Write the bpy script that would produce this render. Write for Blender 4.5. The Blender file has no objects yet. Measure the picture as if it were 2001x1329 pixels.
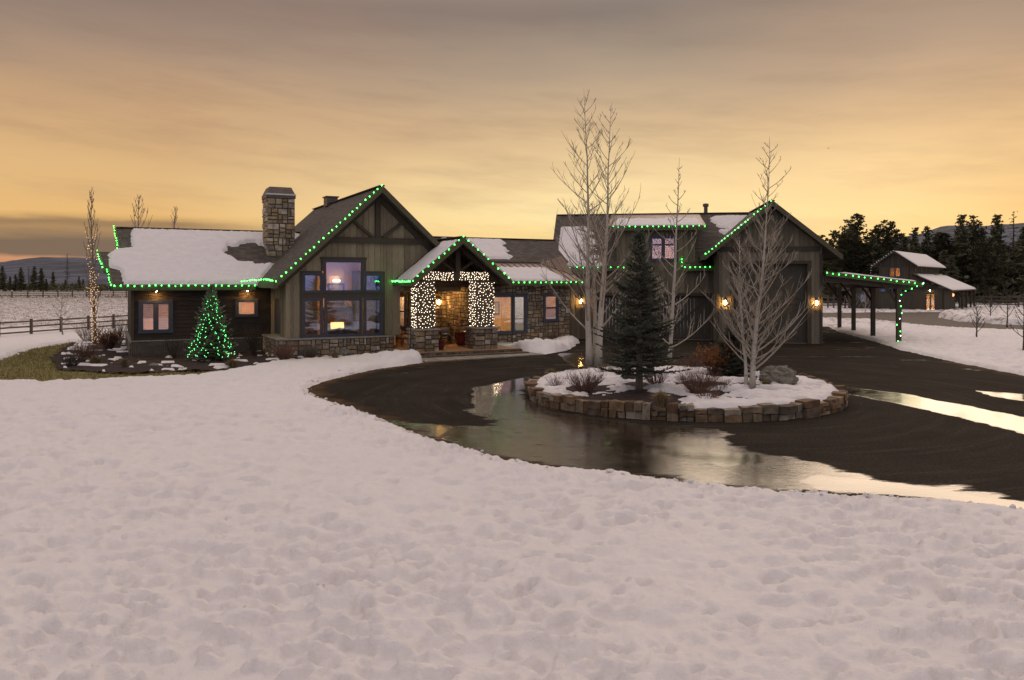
import bpy, math, random
import numpy as np
from mathutils import Vector, Matrix, noise as mnoise
S = bpy.context.scene
COL = S.collection
rad = math.radians
# ------------------------------------------------------------------ camera
F_PX, CX, HY, CH = 1556.3, 1000.5, 550.0, 3.6      # measured on the 2001 px wide photo
cam = bpy.data.cameras.new("camera"); cam_o = bpy.data.objects.new("camera", cam); COL.objects.link(cam_o)
cam.sensor_width = 36; cam.lens = 28.0; cam.clip_end = 9000; cam.clip_start = .1
cam.shift_y = -(1329/2-HY)/2001
cam_o.location = (0, 0, CH); cam_o.rotation_euler = (rad(90), 0, 0)
S.camera = cam_o
S.view_settings.view_transform = 'Standard'; S.view_settings.look = 'None'
S.view_settings.exposure = 0; S.view_settings.gamma = 1
S.cycles.max_bounces = 6; S.cycles.transparent_max_bounces = 16
S.cycles.sample_clamp_indirect = 4; S.cycles.caustics_reflective = False; S.cycles.caustics_refractive = False

# ------------------------------------------------------------------ node helpers
def lin(r, g, b):
    f = lambda c: c/255/12.92 if c/255 <= .04045 else ((c/255+.055)/1.055)**2.4
    return (f(r), f(g), f(b), 1)
class NT:
    def __init__(s, tree): s.t = tree; s.n = tree.nodes; s.l = tree.links
    def node(s, typ, **kw):
        n = s.n.new(typ)
        for k, v in kw.items(): setattr(n, k, v)
        return n
    def link(s, a, b): s.l.new(a, b)
    def val(s, sock, v):
        if hasattr(v, 'is_output'): s.l.new(v, sock)
        else: sock.default_value = v
    def math(s, op, a, b=0., c=0., clamp=False):
        n = s.node('ShaderNodeMath', operation=op); n.use_clamp = clamp
        s.val(n.inputs[0], a); s.val(n.inputs[1], b); s.val(n.inputs[2], c)
        return n.outputs[0]
    def mix(s, f, a, b, mode='MIX'):
        n = s.node('ShaderNodeMix', data_type='RGBA', blend_type=mode)
        s.val(n.inputs[0], f); s.val(n.inputs[6], a); s.val(n.inputs[7], b)
        return n.outputs[2]
    def ramp(s, f, stops, interp='LINEAR'):
        n = s.node('ShaderNodeValToRGB'); cr = n.color_ramp; cr.interpolation = interp
        while len(cr.elements) < len(stops): cr.elements.new(.5)
        for e, (p, c) in zip(cr.elements, stops):
            e.position = p; e.color = c if hasattr(c, '__len__') else (c, c, c, 1)
        s.val(n.inputs[0], f); return n.outputs[0]
    def noise(s, vec, scale, detail=4., rough=.55, stretch=None):
        if stretch:
            m = s.node('ShaderNodeVectorMath', operation='MULTIPLY'); s.link(vec, m.inputs[0]); m.inputs[1].default_value = stretch; vec = m.outputs[0]
        n = s.node('ShaderNodeTexNoise'); s.link(vec, n.inputs['Vector'])
        n.inputs['Scale'].default_value = scale; n.inputs['Detail'].default_value = detail; n.inputs['Roughness'].default_value = rough
        return n.outputs[0]
    def sep(s, vec):
        n = s.node('ShaderNodeSeparateXYZ'); s.link(vec, n.inputs[0]); return n.outputs
    def comb(s, x, y, z):
        n = s.node('ShaderNodeCombineXYZ'); s.val(n.inputs[0], x); s.val(n.inputs[1], y); s.val(n.inputs[2], z); return n.outputs[0]

# ------------------------------------------------------------------ world: dusk sky
SUN_EL, SUN_AZ = rad(10), rad(29)         # sun is low behind the house
world = bpy.data.worlds.new("World"); S.world = world; world.use_nodes = True
w = NT(world.node_tree); w.n.clear()
tc = w.node('ShaderNodeTexCoord').outputs['Generated']
dx, dy, dz = w.sep(tc)
hyp = w.math('SQRT', w.math('ADD', w.math('MULTIPLY', dx, dx), w.math('MULTIPLY', dy, dy)))
te = w.math('DIVIDE', dz, w.math('MAXIMUM', hyp, .05))               # tan of elevation
taz = w.math('DIVIDE', dx, w.math('MAXIMUM', w.math('ABSOLUTE', dy), .05))
cv = w.comb(w.math('MULTIPLY', dx, 1.6), w.math('MULTIPLY', dy, 1.6), w.math('MULTIPLY', w.math('MULTIPLY_ADD', dx, .07, te), 6.5))
n1 = w.noise(cv, 1.3, 5, .55)
n2 = w.noise(cv, 3.0, 6, .6, (1, 1, 1.7))
n3 = w.noise(tc, 2.1, 4, .5)
wob = w.math('MULTIPLY_ADD', w.math('SUBTRACT', n1, .5), .10, te)
wob = w.math('MULTIPLY_ADD', w.math('SUBTRACT', n2, .5), .022, wob)
t01 = w.math('DIVIDE', wob, .6, clamp=True)
# front sky ramp (tan elevation 0..0.6)
front = w.ramp(t01, [(0.0, lin(240, 200, 130)), (.07, lin(253, 220, 150)), (.13, lin(255, 230, 168)), (.20, lin(247, 216, 160)), (.27, lin(227, 195, 146)),
                     (.33, lin(211, 179, 137)), (.43, lin(175, 152, 128)), (.57, lin(131, 118, 109)), (1., lin(135, 120, 112))])
sidecol = w.ramp(t01, [(0.0, lin(230, 162, 98)), (.10, lin(234, 184, 114)), (.20, lin(222, 181, 124)), (.27, lin(209, 169, 121)), (.33, lin(195, 158, 119)),
                       (.43, lin(160, 136, 117)), (.57, lin(130, 115, 107)), (1., lin(136, 120, 114))])
sidef = w.math('MULTIPLY', w.math('POWER', w.math('ABSOLUTE', w.math('SUBTRACT', taz, .12)), 1.2), 2.0, clamp=True)
sky = w.mix(sidef, front, sidecol)
# streaks
sky = w.mix(w.math('MULTIPLY', w.math('SUBTRACT', n2, .48, clamp=True), .95), sky, lin(132, 108, 92))
big = w.ramp(n3, [(.42, 0.), (.66, 1.)])
sky = w.mix(w.math('MULTIPLY', big, .10), sky, lin(225, 160, 110))
# dark cloud bank low on the left with an orange slit under it
lowl = w.math('SMOOTH_MIN', 1., w.math('MULTIPLY', w.math('SUBTRACT', -.22, taz), 5., clamp=True), .0)
ten = w.math('MULTIPLY_ADD', w.math('SUBTRACT', n2, .5), .022, te)
band = w.ramp(w.math('MULTIPLY', ten, 8., clamp=True), [(0., lin(198, 140, 96)), (.13, lin(188, 140, 112)), (.185, lin(206, 146, 106)), (.225, lin(122, 100, 86)), (.36, lin(116, 98, 84)), (.46, lin(168, 132, 92)), (.52, lin(140, 112, 84)), (.60, lin(226, 178, 106)), (.8, lin(230, 185, 110))])
bandm = w.ramp(w.math('MULTIPLY', ten, 8., clamp=True), [(0., 1.), (.50, .95), (.62, 0.)])
sky = w.mix(w.math('MULTIPLY', lowl, bandm), sky, band)
# overhead and behind the camera: cooler lavender dusk
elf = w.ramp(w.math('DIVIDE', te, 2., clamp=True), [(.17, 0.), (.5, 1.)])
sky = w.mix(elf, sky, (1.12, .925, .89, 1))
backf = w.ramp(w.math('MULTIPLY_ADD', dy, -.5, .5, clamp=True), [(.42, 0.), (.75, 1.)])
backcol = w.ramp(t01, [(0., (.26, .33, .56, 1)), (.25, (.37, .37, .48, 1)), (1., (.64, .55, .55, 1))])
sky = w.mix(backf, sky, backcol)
below = w.ramp(w.math('MULTIPLY_ADD', te, 10., .5, clamp=True), [(.2, 1.), (.48, 0.)])
sky = w.mix(below, sky, (.4, .35, .33, 1))
nish = w.node('ShaderNodeTexSky', sky_type='NISHITA'); nish.sun_disc = False; nish.sun_elevation = SUN_EL; nish.sun_rotation = SUN_AZ
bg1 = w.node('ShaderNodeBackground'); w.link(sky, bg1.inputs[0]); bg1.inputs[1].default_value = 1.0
bg2 = w.node('ShaderNodeBackground'); w.link(nish.outputs[0], bg2.inputs[0]); bg2.inputs[1].default_value = .004
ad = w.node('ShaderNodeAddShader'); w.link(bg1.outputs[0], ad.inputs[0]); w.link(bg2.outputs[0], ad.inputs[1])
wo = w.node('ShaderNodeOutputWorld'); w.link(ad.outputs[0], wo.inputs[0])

sun = bpy.data.lights.new("sun", 'SUN'); sun.energy = .9; sun.angle = rad(42); sun.color = (1, .78, .58)
sun_o = bpy.data.objects.new("sun", sun); COL.objects.link(sun_o)
sv = Vector((math.sin(SUN_AZ)*math.cos(SUN_EL), math.cos(SUN_AZ)*math.cos(SUN_EL), math.sin(SUN_EL)))
sun_o.rotation_euler = sv.to_track_quat('Z', 'Y').to_euler(); sun_o.location = (0, 0, 60)

# ------------------------------------------------------------------ materials
def newmat(name):
    m = bpy.data.materials.new(name); m.use_nodes = True
    t = NT(m.node_tree); b = t.n['Principled BSDF']; return m, t, b
def co(t): return t.node('ShaderNodeTexCoord').outputs['Object']
def bump(t, b, h, strength, dist=.02):
    n = t.node('ShaderNodeBump'); n.inputs['Strength'].default_value = strength; n.inputs['Distance'].default_value = dist
    t.link(h, n.inputs['Height']); t.link(n.outputs[0], b.inputs['Normal'])
def mat_noise(name, c1, c2, scale=8, rough=.8, bmp=.3, stretch=None, attr=False, detail=5, metal=0, dist=.02, spec=.5):
    m, t, b = newmat(name); v = co(t)
    n = t.noise(v, scale, detail, .6, stretch)
    c = t.mix(t.ramp(n, [(.3, 0.), (.7, 1.)]), (*c1, 1), (*c2, 1))
    if attr:
        a = t.node('ShaderNodeAttribute', attribute_name='col'); c = t.mix(1., c, a.outputs['Color'], 'MULTIPLY')
    t.link(c, b.inputs['Base Color']); b.inputs['Roughness'].default_value = rough; b.inputs['Metallic'].default_value = metal
    b.inputs['Specular IOR Level'].default_value = spec
    if bmp: bump(t, b, n, bmp, dist)
    return m
def mat_emit(name, col, strength, body=(.8, .8, .8)):
    m, t, b = newmat(name); b.inputs['Base Color'].default_value = (*body, 1)
    b.inputs['Emission Color'].default_value = (*col, 1); b.inputs['Emission Strength'].default_value = strength
    return m
M = {}
M['siding'] = mat_noise('board_siding', (.215, .18, .112), (.335, .285, .185), 5, .85, .35, (6, 6, .5), True)
M['siding_garage'] = mat_noise('garage_siding', (.135, .115, .072), (.22, .188, .125), 5, .85, .35, (6, 6, .5), True)
M['siding_barn'] = mat_noise('barn_siding', (.042, .037, .026), (.075, .065, .045), 5, .85, .35, (6, 6, .5), True)
M['siding_dark'] = mat_noise('dark_siding', (.020, .014, .009), (.045, .031, .018), 5, .8, .35, (.5, 6, 6), True)
M['trim'] = mat_noise('dark_trim', (.045, .036, .022), (.075, .06, .038), 7, .75, .25, (4, 4, 1))
M['trim_olive'] = mat_noise('fascia_wood', (.07, .062, .034), (.11, .095, .055), 6, .75, .25, (1, 1, 3))
M['frame'] = mat_noise('window_frame', (.035, .042, .060), (.055, .062, .082), 6, .5, .1)
M['door'] = mat_noise('garage_door', (.045, .041, .029), (.07, .064, .046), 4, .7, .2, (5, 5, .6))
M['black'] = mat_noise('black_metal', (.015, .014, .013), (.025, .022, .02), 9, .45, .1)
M['stone'] = mat_noise('wall_stone', (.38, .34, .28), (1.05, 1.0, .92), 5, .9, .8, None, True, 8, 0, .03)
M['mortar'] = mat_noise('mortar', (.05, .043, .034), (.09, .078, .06), 12, .95, .3)
M['cap'] = mat_noise('capstone', (.20, .18, .15), (.34, .31, .27), 7, .85, .4)
M['corr'] = mat_noise('corrugated_metal', (.12, .105, .078), (.2, .17, .13), 2, .5, .15, (1, 1, 3), False, 6, .6)
M['metalroof'] = mat_noise('metal_roof', (.22, .16, .12), (.30, .23, .17), 1.2, .4, .05, None, False, 4, .7)
M['rust'] = mat_noise('dark_metal_cap', (.09, .075, .065), (.15, .12, .10), 4, .5, .1, None, False, 5, .5)
M['plaster'] = mat_noise('warm_plaster', (.46, .29, .15), (.56, .37, .20), 2, .9, .05)
M['interior_dark'] = mat_noise('dark_interior', (.05, .04, .035), (.08, .065, .055), 2, .9, .05)
M['floorwood'] = mat_noise('wood_floor', (.16, .09, .045), (.25, .15, .08), 3, .5, .1, (8, 1, 1))
M['deck'] = mat_noise('porch_pavers', (.20, .115, .06), (.32, .19, .10), 3, .8, .3)
M['concrete'] = mat_noise('concrete', (.19, .17, .14), (.28, .25, .205), 2.2, .8, .2)
M['fabric'] = mat_noise('blue_fabric', (.12, .14, .2), (.2, .22, .3), 9, .95, .3)
M['wood'] = mat_noise('brown_wood', (.10, .055, .028), (.2, .11, .055), 6, .6, .2, (1, 1, 6))
M['post'] = mat_noise('timber_post', (.035, .026, .017), (.075, .055, .036), 5, .8, .3, (5, 5, .6))
M['fence'] = mat_noise('fence_wood', (.07, .055, .042), (.13, .105, .08), 4, .9, .3, (1, 1, 4))
M['pot'] = mat_noise('red_pot', (.09, .012, .010), (.14, .02, .016), 4, .25, .05)
M['paper'] = mat_noise('picture_paper', (.18, .13, .08), (.45, .36, .24), 4, .8, 0)
M['blind'] = mat_noise('blind_slat', (.55, .45, .36), (.65, .54, .43), 3, .7, 0)
M['boulder'] = mat_noise('boulder_rock', (.085, .078, .06), (.27, .25, .20), 5, .95, 1.0, None, False, 9, 0, .06)
M['aspen'] = None
M['aspen_twig'] = mat_noise('aspen_branch_bark', (.24, .205, .155), (.44, .39, .31), 5, .85, .2)
M['bark'] = mat_noise('grey_bark', (.14, .115, .09), (.27, .23, .185), 8, .9, .4, (3, 3, .7))
M['bark_dark'] = mat_noise('dark_bark', (.04, .03, .022), (.09, .068, .05), 8, .95, .4, (3, 3, .7))
M['twig'] = mat_noise('brown_twig', (.10, .05, .032), (.19, .105, .07), 9, .9, .2)
M['twig_grey'] = mat_noise('grey_twig', (.15, .12, .085), (.26, .21, .155), 9, .9, .2)
M['rusty_uplit_leaf'] = mat_noise('rusty_and_uplit_leaf', (.20, .075, .014), (.38, .15, .03), 9, .9, .2, None, True)  # rusty foliage colour, also carries the painted uplight glow of one island shrub
M['dry_grass'] = mat_noise('dry_grass', (.20, .145, .06), (.36, .27, .13), 7, .9, .1, None, True)
M['needle'] = mat_noise('spruce_needles', (.095, .105, .068), (.18, .19, .13), 7, .75, .2, None, True)
M['needle_far'] = mat_noise('pine_needles', (.042, .046, .020), (.11, .108, .048), 3, .85, .2, None, True)
M['bulb_green'] = mat_emit('green_bulb', (.045, 1., .075), 13)
M['fairy_green'] = mat_emit('green_fairy_bulb', (.10, 1., .22), 5)
M['bulb_white'] = mat_emit('pale_bulb', (.75, 1., .85), 6)
M['bulb_warm'] = mat_emit('warm_fairy_bulb', (1, .80, .58), 4.2)
M['bulb_amber'] = mat_emit('amber_fairy_bulb', (1, .52, .18), 1.7)
M['bulb_dim'] = mat_emit('faint_glow_pale_bulb', (.9, .85, .75), .25)  # bulbs are switched off, their faint glow is added
M['wire'] = mat_noise('light_wire', (.012, .03, .014), (.02, .045, .02), 9, .6, 0)
M['lamp_glow'] = mat_emit('lantern_flame', (1, .56, .20), 150)
M['lamp_soft'] = mat_emit('ceiling_lamp', (1, .58, .24), 60)
M['lamp_pale'] = mat_emit('pale_ceiling_lamp', (1, .72, .38), 85)
M['soffit'] = mat_emit('soffit_lamp', (1, .50, .14), 520)

m, t, b = newmat('aspen_bark'); v = co(t)
n = t.noise(v, 9, 4, .6, (1, 1, 5)); n_ = t.noise(v, 2.2, 3, .5)
c = t.mix(t.ramp(n, [(.60, 0.), (.68, 1.)]), t.mix(n_, (.38, .345, .285, 1), (.56, .52, .44, 1)), (.05, .042, .035, 1))
t.link(c, b.inputs['Base Color']); b.inputs['Roughness'].default_value = .8; bump(t, b, n, .3); M['aspen'] = m

m, t, b = newmat('shingles'); v = co(t)
x, y, z = t.sep(v)
br = t.node('ShaderNodeTexBrick'); t.link(t.comb(t.math('ADD', x, y), t.math('MULTIPLY', z, 1.9), 0.), br.inputs['Vector'])
br.inputs['Scale'].default_value = 1.; br.inputs['Brick Width'].default_value = .32; br.inputs['Row Height'].default_value = .16; br.inputs['Mortar Size'].default_value = .012
br.inputs['Color1'].default_value = (.035, .028, .020, 1); br.inputs['Color2'].default_value = (.11, .09, .066, 1); br.inputs['Mortar'].default_value = (.018, .015, .012, 1)
nz = t.noise(v, 1.2, 5); c = t.mix(t.math('MULTIPLY', nz, .4), br.outputs[0], (.075, .062, .042, 1))
t.link(c, b.inputs['Base Color']); b.inputs['Roughness'].default_value = .85; bump(t, b, br.outputs[0], .6, .03); M['shingle'] = m

def snow_mat(name, bare=False):
    m, t, b = newmat(name); v = co(t)
    n = t.noise(v, 3.0, 8, .62); n2 = t.noise(v, 26., 5, .7)
    c = t.mix(n, (.61, .59, .575, 1), (.75, .725, .70, 1))
    if bare:
        a = t.node('ShaderNodeAttribute', attribute_name='bare'); g = t.noise(v, 1.3, 7, .7, (1, 1, 1))
        f = t.math('MULTIPLY', t.math('SUBTRACT', t.math('ADD', a.outputs['Fac'], g), .95), 6., clamp=True)
        c = t.mix(f, c, t.mix(n2, (.075, .055, .036, 1), (.17, .13, .085, 1)))
    t.link(c, b.inputs['Base Color']); b.inputs['Roughness'].default_value = .72
    b.inputs['Specular IOR Level'].default_value = .25
    h = t.math('ADD', t.math('MULTIPLY', n, 1.), t.math('MULTIPLY', n2, .22)); bump(t, b, h, .75, .07)
    return m
M['snow'] = snow_mat('snow'); M['snow_ground'] = snow_mat('snow_ground', True)

m, t, b = newmat('asphalt'); v = co(t)
wet = t.node('ShaderNodeAttribute', attribute_name='wet').outputs['Fac']; eg = t.node('ShaderNodeAttribute', attribute_name='edge').outputs['Fac']
x, y, z = t.sep(v)
px_, py_ = t.math('SUBTRACT', x, 5.35), t.math('SUBTRACT', y, 25.24)
pr = t.math('SQRT', t.math('ADD', t.math('MULTIPLY', px_, px_), t.math('MULTIPLY', py_, py_))); pa = t.math('ARCTAN2', py_, px_)
arc = t.noise(t.comb(t.math('MULTIPLY', pr, 2.6), t.math('MULTIPLY', pa, 2.2), 0.), 1.0, 7, .62)      # tyre polished arcs round the island
n = t.noise(v, .5, 7, .62); ns = t.noise(v, 2.2, 7, .65, (.5, 1.5, 1)); nf = t.noise(v, 16, 6, .75); ng = t.noise(v, 55, 3, .7)
wn = t.math('ADD', wet, t.math('MULTIPLY', t.math('SUBTRACT', ns, .5), 1.15))
wf = t.ramp(wn, [(.36, 0.), (.56, 1.)])
dry = t.mix(t.ramp(n, [(.3, 0.), (.7, 1.)]), (.024, .020, .0155, 1), (.047, .039, .030, 1))
dry = t.mix(t.ramp(arc, [(.52, 0.), (.72, .5)]), dry, (.085, .072, .057, 1))
dry = t.mix(t.ramp(arc, [(.30, .45), (.44, 0.)]), dry, (.018, .014, .010, 1))
dry = t.mix(t.ramp(nf, [(.40, .75), (.55, 0.)]), dry, (.014, .011, .009, 1))
dry = t.mix(t.ramp(nf, [(.64, 0.), (.72, .8)]), dry, (.17, .145, .115, 1))
dry = t.mix(t.math('MULTIPLY', eg, t.ramp(ns, [(.35, .25), (.6, 1.)])), dry, t.mix(nf, (.04, .024, .012, 1), (.16, .10, .05, 1)))
sp = t.ramp(t.noise(v, 5.5, 6, .8, (.6, 1.3, 1)), [(.70, 0.), (.73, 1.)])
dry = t.mix(sp, dry, (.5, .48, .46, 1))
wcol = t.mix(t.ramp(ns, [(.35, 0.), (.65, 1.)]), (.012, .009, .006, 1), (.045, .034, .022, 1))
t.link(t.mix(wf, dry, wcol), b.inputs['Base Color'])
wr = t.math('MULTIPLY_ADD', t.ramp(wet, [(.70, 0.), (.98, 1.)]), -.07, t.math('MULTIPLY_ADD', t.ramp(ns, [(.38, 0.), (.62, 1.)]), .10, .09))
fm = t.node('ShaderNodeMix'); t.link(wf, fm.inputs[0]); t.link(t.math('MULTIPLY_ADD', n, .2, .55), fm.inputs[2]); t.link(wr, fm.inputs[3]); t.link(fm.outputs[0], b.inputs['Roughness'])
b.inputs['IOR'].default_value = 1.75; t.link(t.math('MULTIPLY_ADD', wf, .42, .08), b.inputs['Specular IOR Level'])
bn = t.node('ShaderNodeBump'); bn.inputs['Distance'].default_value = .012
t.link(t.math('MULTIPLY_ADD', wf, -.84, .9), bn.inputs['Strength']); t.link(t.math('ADD', nf, t.math('MULTIPLY', ng, .5)), bn.inputs['Height'])
bn2 = t.node('ShaderNodeBump'); bn2.inputs['Distance'].default_value = .02
t.link(t.math('MULTIPLY_ADD', t.ramp(wet, [(.6, 0.), (.98, 1.)]), -.16, .22), bn2.inputs['Strength'])
t.link(t.noise(v, 9., 3, .5, (.6, 1.8, 1)), bn2.inputs['Height']); t.link(bn.outputs[0], bn2.inputs['Normal'])
t.link(bn2.outputs[0], b.inputs['Normal'])
df = t.node('ShaderNodeBsdfDiffuse'); t.link(dry, df.inputs[0]); t.link(bn.outputs[0], df.inputs[2])
mx = t.node('ShaderNodeMixShader'); t.link(t.math('MULTIPLY_ADD', wf, .86, .14), mx.inputs[0]); t.link(df.outputs[0], mx.inputs[1]); t.link(b.outputs[0], mx.inputs[2])
t.link(mx.outputs[0], t.n['Material Output'].inputs[0]); M['asphalt'] = m

M['lawn'] = mat_noise('lawn_turf', (.095, .08, .016), (.20, .165, .045), 1.6, .95, .6, None, False, 9)
M['blade'] = mat_noise('grass_blade', (.13, .115, .026), (.24, .20, .06), 3, .9, 0, None, True)
M['mulch'] = mat_noise('bark_mulch', (.010, .006, .004), (.045, .022, .015), 22, .95, 1.0, None, False, 8, 0, .05)
M['gravel'] = mat_noise('gravel_track', (.075, .06, .044), (.14, .115, .088), 3, .95, .5, None, False, 8)

m, t, b = newmat('distant_hills'); v = co(t)
n = t.noise(v, .012, 7, .62, (1, 1, 2.5)); n2 = t.noise(v, .05, 4, .6)
c = t.mix(t.ramp(n, [(.44, 0.), (.56, 1.)]), (.022, .029, .046, 1), (.075, .09, .13, 1)); c = t.mix(t.ramp(n2, [(.5, 0.), (.7, .5)]), c, (.034, .042, .06, 1))
t.link(c, b.inputs['Base Color']); b.inputs['Roughness'].default_value = 1; M['hill'] = m

m, t, b = newmat('window_glass')
lw = t.node('ShaderNodeFresnel'); lw.inputs[0].default_value = 1.5
tr = t.node('ShaderNodeBsdfTransparent'); tr.inputs[0].default_value = (.9, .93, .97, 1)
gl = t.node('ShaderNodeBsdfGlossy'); gl.inputs[0].default_value = (.55, .72, 1., 1); gl.inputs[1].default_value = .015
mx = t.node('ShaderNodeMixShader'); t.link(t.math('MULTIPLY_ADD', lw.outputs[0], 1.6, .19, clamp=True), mx.inputs[0])
t.link(tr.outputs[0], mx.inputs[1]); t.link(gl.outputs[0], mx.inputs[2]); t.link(mx.outputs[0], t.n['Material Output'].inputs[0]); M['glass'] = m
m, t, b = newmat('lantern_glass')
tr = t.node('ShaderNodeBsdfTransparent'); tr.inputs[0].default_value = (1, .93, .8, 1)
gl = t.node('ShaderNodeBsdfGlossy'); gl.inputs[1].default_value = .1
mx = t.node('ShaderNodeMixShader'); mx.inputs[0].default_value = .08
t.link(tr.outputs[0], mx.inputs[1]); t.link(gl.outputs[0], mx.inputs[2]); t.link(mx.outputs[0], t.n['Material Output'].inputs[0]); M['lglass'] = m

# ------------------------------------------------------------------ mesh helpers
class MB:
    def __init__(s): s.v = []; s.f = []; s.c = []
    def add(s, vs, fs, c=1.):
        o = len(s.v); s.v += [tuple(p) for p in vs]
        cc = c if hasattr(c, '__len__') else (c, c, c)
        for f in fs: s.f.append(tuple(i+o for i in f)); s.c.append(cc)
    def box(s, x0, x1, y0, y1, z0, z1, c=1.):
        s.add([(x0, y0, z0), (x1, y0, z0), (x1, y1, z0), (x0, y1, z0), (x0, y0, z1), (x1, y0, z1), (x1, y1, z1), (x0, y1, z1)],
              [(0, 3, 2, 1), (4, 5, 6, 7), (0, 1, 5, 4), (1, 2, 6, 5), (2, 3, 7, 6), (3, 0, 4, 7)], c)
    def prism(s, poly, ext, c=1.):                 # planar polygon pushed along ext
        n = len(poly); e = Vector(ext); a = [Vector(p) for p in poly]; bb = [p+e for p in a]
        s.add(a+bb, [tuple(range(n))[::-1], tuple(range(n, 2*n))]+[(i, (i+1) % n, n+(i+1) % n, n+i) for i in range(n)], c)
    def beam(s, a, b, w, h, c=1., up=(0, 0, 1)):    # rectangular bar from a to b
        a = Vector(a); b = Vector(b); d = (b-a).normalized(); up = Vector(up)
        sx = d.cross(up)
        if sx.length < 1e-4: sx = d.cross(Vector((0, 1, 0)))
        sx.normalize(); sz = sx.cross(d).normalized()
        p = [sx*w/2*i+sz*h/2*j for i, j in ((-1, -1), (1, -1), (1, 1), (-1, 1))]
        s.add([a+q for q in p]+[b+q for q in p], [(0, 1, 2, 3), (7, 6, 5, 4), (0, 4, 5, 1), (1, 5, 6, 2), (2, 6, 7, 3), (3, 7, 4, 0)], c)
    def tube(s, pts, rs, n=5, c=1.):
        pts = [Vector(p) for p in pts]; k = len(pts); vs = []; 
        for i, p in enumerate(pts):
            d = (pts[min(i+1, k-1)]-pts[max(i-1, 0)])
            if d.length < 1e-9: d = Vector((0, 0, 1))
            d.normalize(); a = d.orthogonal().normalized() if abs(d.z) > .95 else d.cross(Vector((0, 0, 1))).normalized()
            bq = d.cross(a); r = rs[i] if hasattr(rs, '__len__') else rs
            for j in range(n):
                th = 2*math.pi*j/n; vs.append(p+a*(r*math.cos(th))+bq*(r*math.sin(th)))
        fs = [(i*n+j, i*n+(j+1) % n, (i+1)*n+(j+1) % n, (i+1)*n+j) for i in range(k-1) for j in range(n)]
        fs.append(tuple(range(n))[::-1]); fs.append(tuple(range((k-1)*n, k*n)))
        s.add(vs, fs, c)
    def lathe(s, prof, n=14, cx=0, cy=0, c=1.):
        vs = [(cx+r*math.cos(2*math.pi*j/n), cy+r*math.sin(2*math.pi*j/n), z) for r, z in prof for j in range(n)]
        fs = [(i*n+j, i*n+(j+1) % n, (i+1)*n+(j+1) % n, (i+1)*n+j) for i in range(len(prof)-1) for j in range(n)]
        fs.append(tuple(range(n))[::-1]); fs.append(tuple(range((len(prof)-1)*n, len(prof)*n))); s.add(vs, fs, c)
    def ico(s, center, r, sub=1, sc=(1, 1, 1), c=1., nz=0, seed=0, freq=1.5):
        import bmesh
        bm = bmesh.new(); bmesh.ops.create_icosphere(bm, subdivisions=sub, radius=1)
        vs = []
        for vv in bm.verts:
            p = vv.co.copy(); k = 1+nz*mnoise.fractal(p*freq+Vector((seed, 0, 0)), 1, 2, 4) if nz else 1
            vs.append((center[0]+p.x*r*sc[0]*k, center[1]+p.y*r*sc[1]*k, center[2]+p.z*r*sc[2]*k))
        bm.verts.index_update(); fs = [tuple(x.index for x in f.verts) for f in bm.faces]; bm.free(); s.add(vs, fs, c)
    def mesh(s, name, mat, smooth=False):
        me = bpy.data.meshes.new(name); me.from_pydata(s.v, [], s.f)
        a = me.attributes.new('col', 'FLOAT_COLOR', 'FACE')
        cc = np.ones((len(s.f), 4), np.float32); cc[:, :3] = np.array(s.c, np.float32).reshape(-1, 3); a.data.foreach_set('color', cc.ravel())
        if smooth: me.polygons.foreach_set('use_smooth', [True]*len(me.polygons))
        me.materials.append(mat if not isinstance(mat, str) else M[mat]); me.update(); return me
    def build(s, name, mat, parent=None, smooth=False):
        o = bpy.data.objects.new(name, s.mesh(name, mat, smooth)); COL.objects.link(o)
        if parent: o.parent = parent
        return o
def tag(o, label=None, cat=None, group=None, kind=None):
    if label: o['label'] = label
    if cat: o['category'] = cat
    if group: o['group'] = group
    if kind: o['kind'] = kind
    return o
def thing(name, label, cat, loc=(0, 0, 0), rz=0, group=None):
    o = bpy.data.objects.new(name, None); COL.objects.link(o); o.location = loc; o.rotation_euler = (0, 0, rz); o.empty_display_size = .3
    return tag(o, label, cat, group)
def copy_tree(o, parent=None):
    c = o.copy(); COL.objects.link(c); c.parent = parent
    for ch in list(o.children): copy_tree(ch, c)
    return c
class Fr:                                          # local frame of a building
    def __init__(s, x, y, deg): s.loc = (x, y, 0); s.rz = rad(deg); s.m = Matrix.Translation((x, y, 0)) @ Matrix.Rotation(rad(deg), 4, 'Z')
    def W(s, p): return s.m @ Vector(p)
HF, GF, BF = Fr(-10.6, 37.5, 27), Fr(17.86, 45.9, -8), Fr(52, 96, -38.5)
def P3(px, py, Y): return Vector(((px-CX)/F_PX*Y, Y, CH-(py-HY)/F_PX*Y))    # a measured point of the photo at distance Y
def G(px, py, z=0):
    Y = (CH-z)*F_PX/(py-HY); return ((px-CX)/F_PX*Y, Y)

# numpy gradient noise
def _h(ix, iy, seed):
    h = (ix.astype(np.int64)*374761393+iy.astype(np.int64)*668265263+seed*974711) & 0x7fffffff
    h = ((h ^ (h >> 13))*1274126177) & 0x7fffffff
    return (h ^ (h >> 16)) & 0xffff
def pn(x, y, seed=0):
    xi = np.floor(x); yi = np.floor(y); xf = x-xi; yf = y-yi
    u = xf**3*(xf*(xf*6-15)+10); v = yf**3*(yf*(yf*6-15)+10)
    def g(ox, oy):
        a = _h(xi+ox, yi+oy, seed)/65536*2*np.pi; return np.cos(a)*(xf-ox)+np.sin(a)*(yf-oy)
    return ((g(0, 0)*(1-u)+g(1, 0)*u)*(1-v)+(g(0, 1)*(1-u)+g(1, 1)*u)*v)*1.5
def fbm(x, y, o=4, seed=0):
    r = 0; a = 1.
    for i in range(o): r = r+a*pn(x*2**i, y*2**i, seed+i*17); a *= .5
    return r
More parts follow.
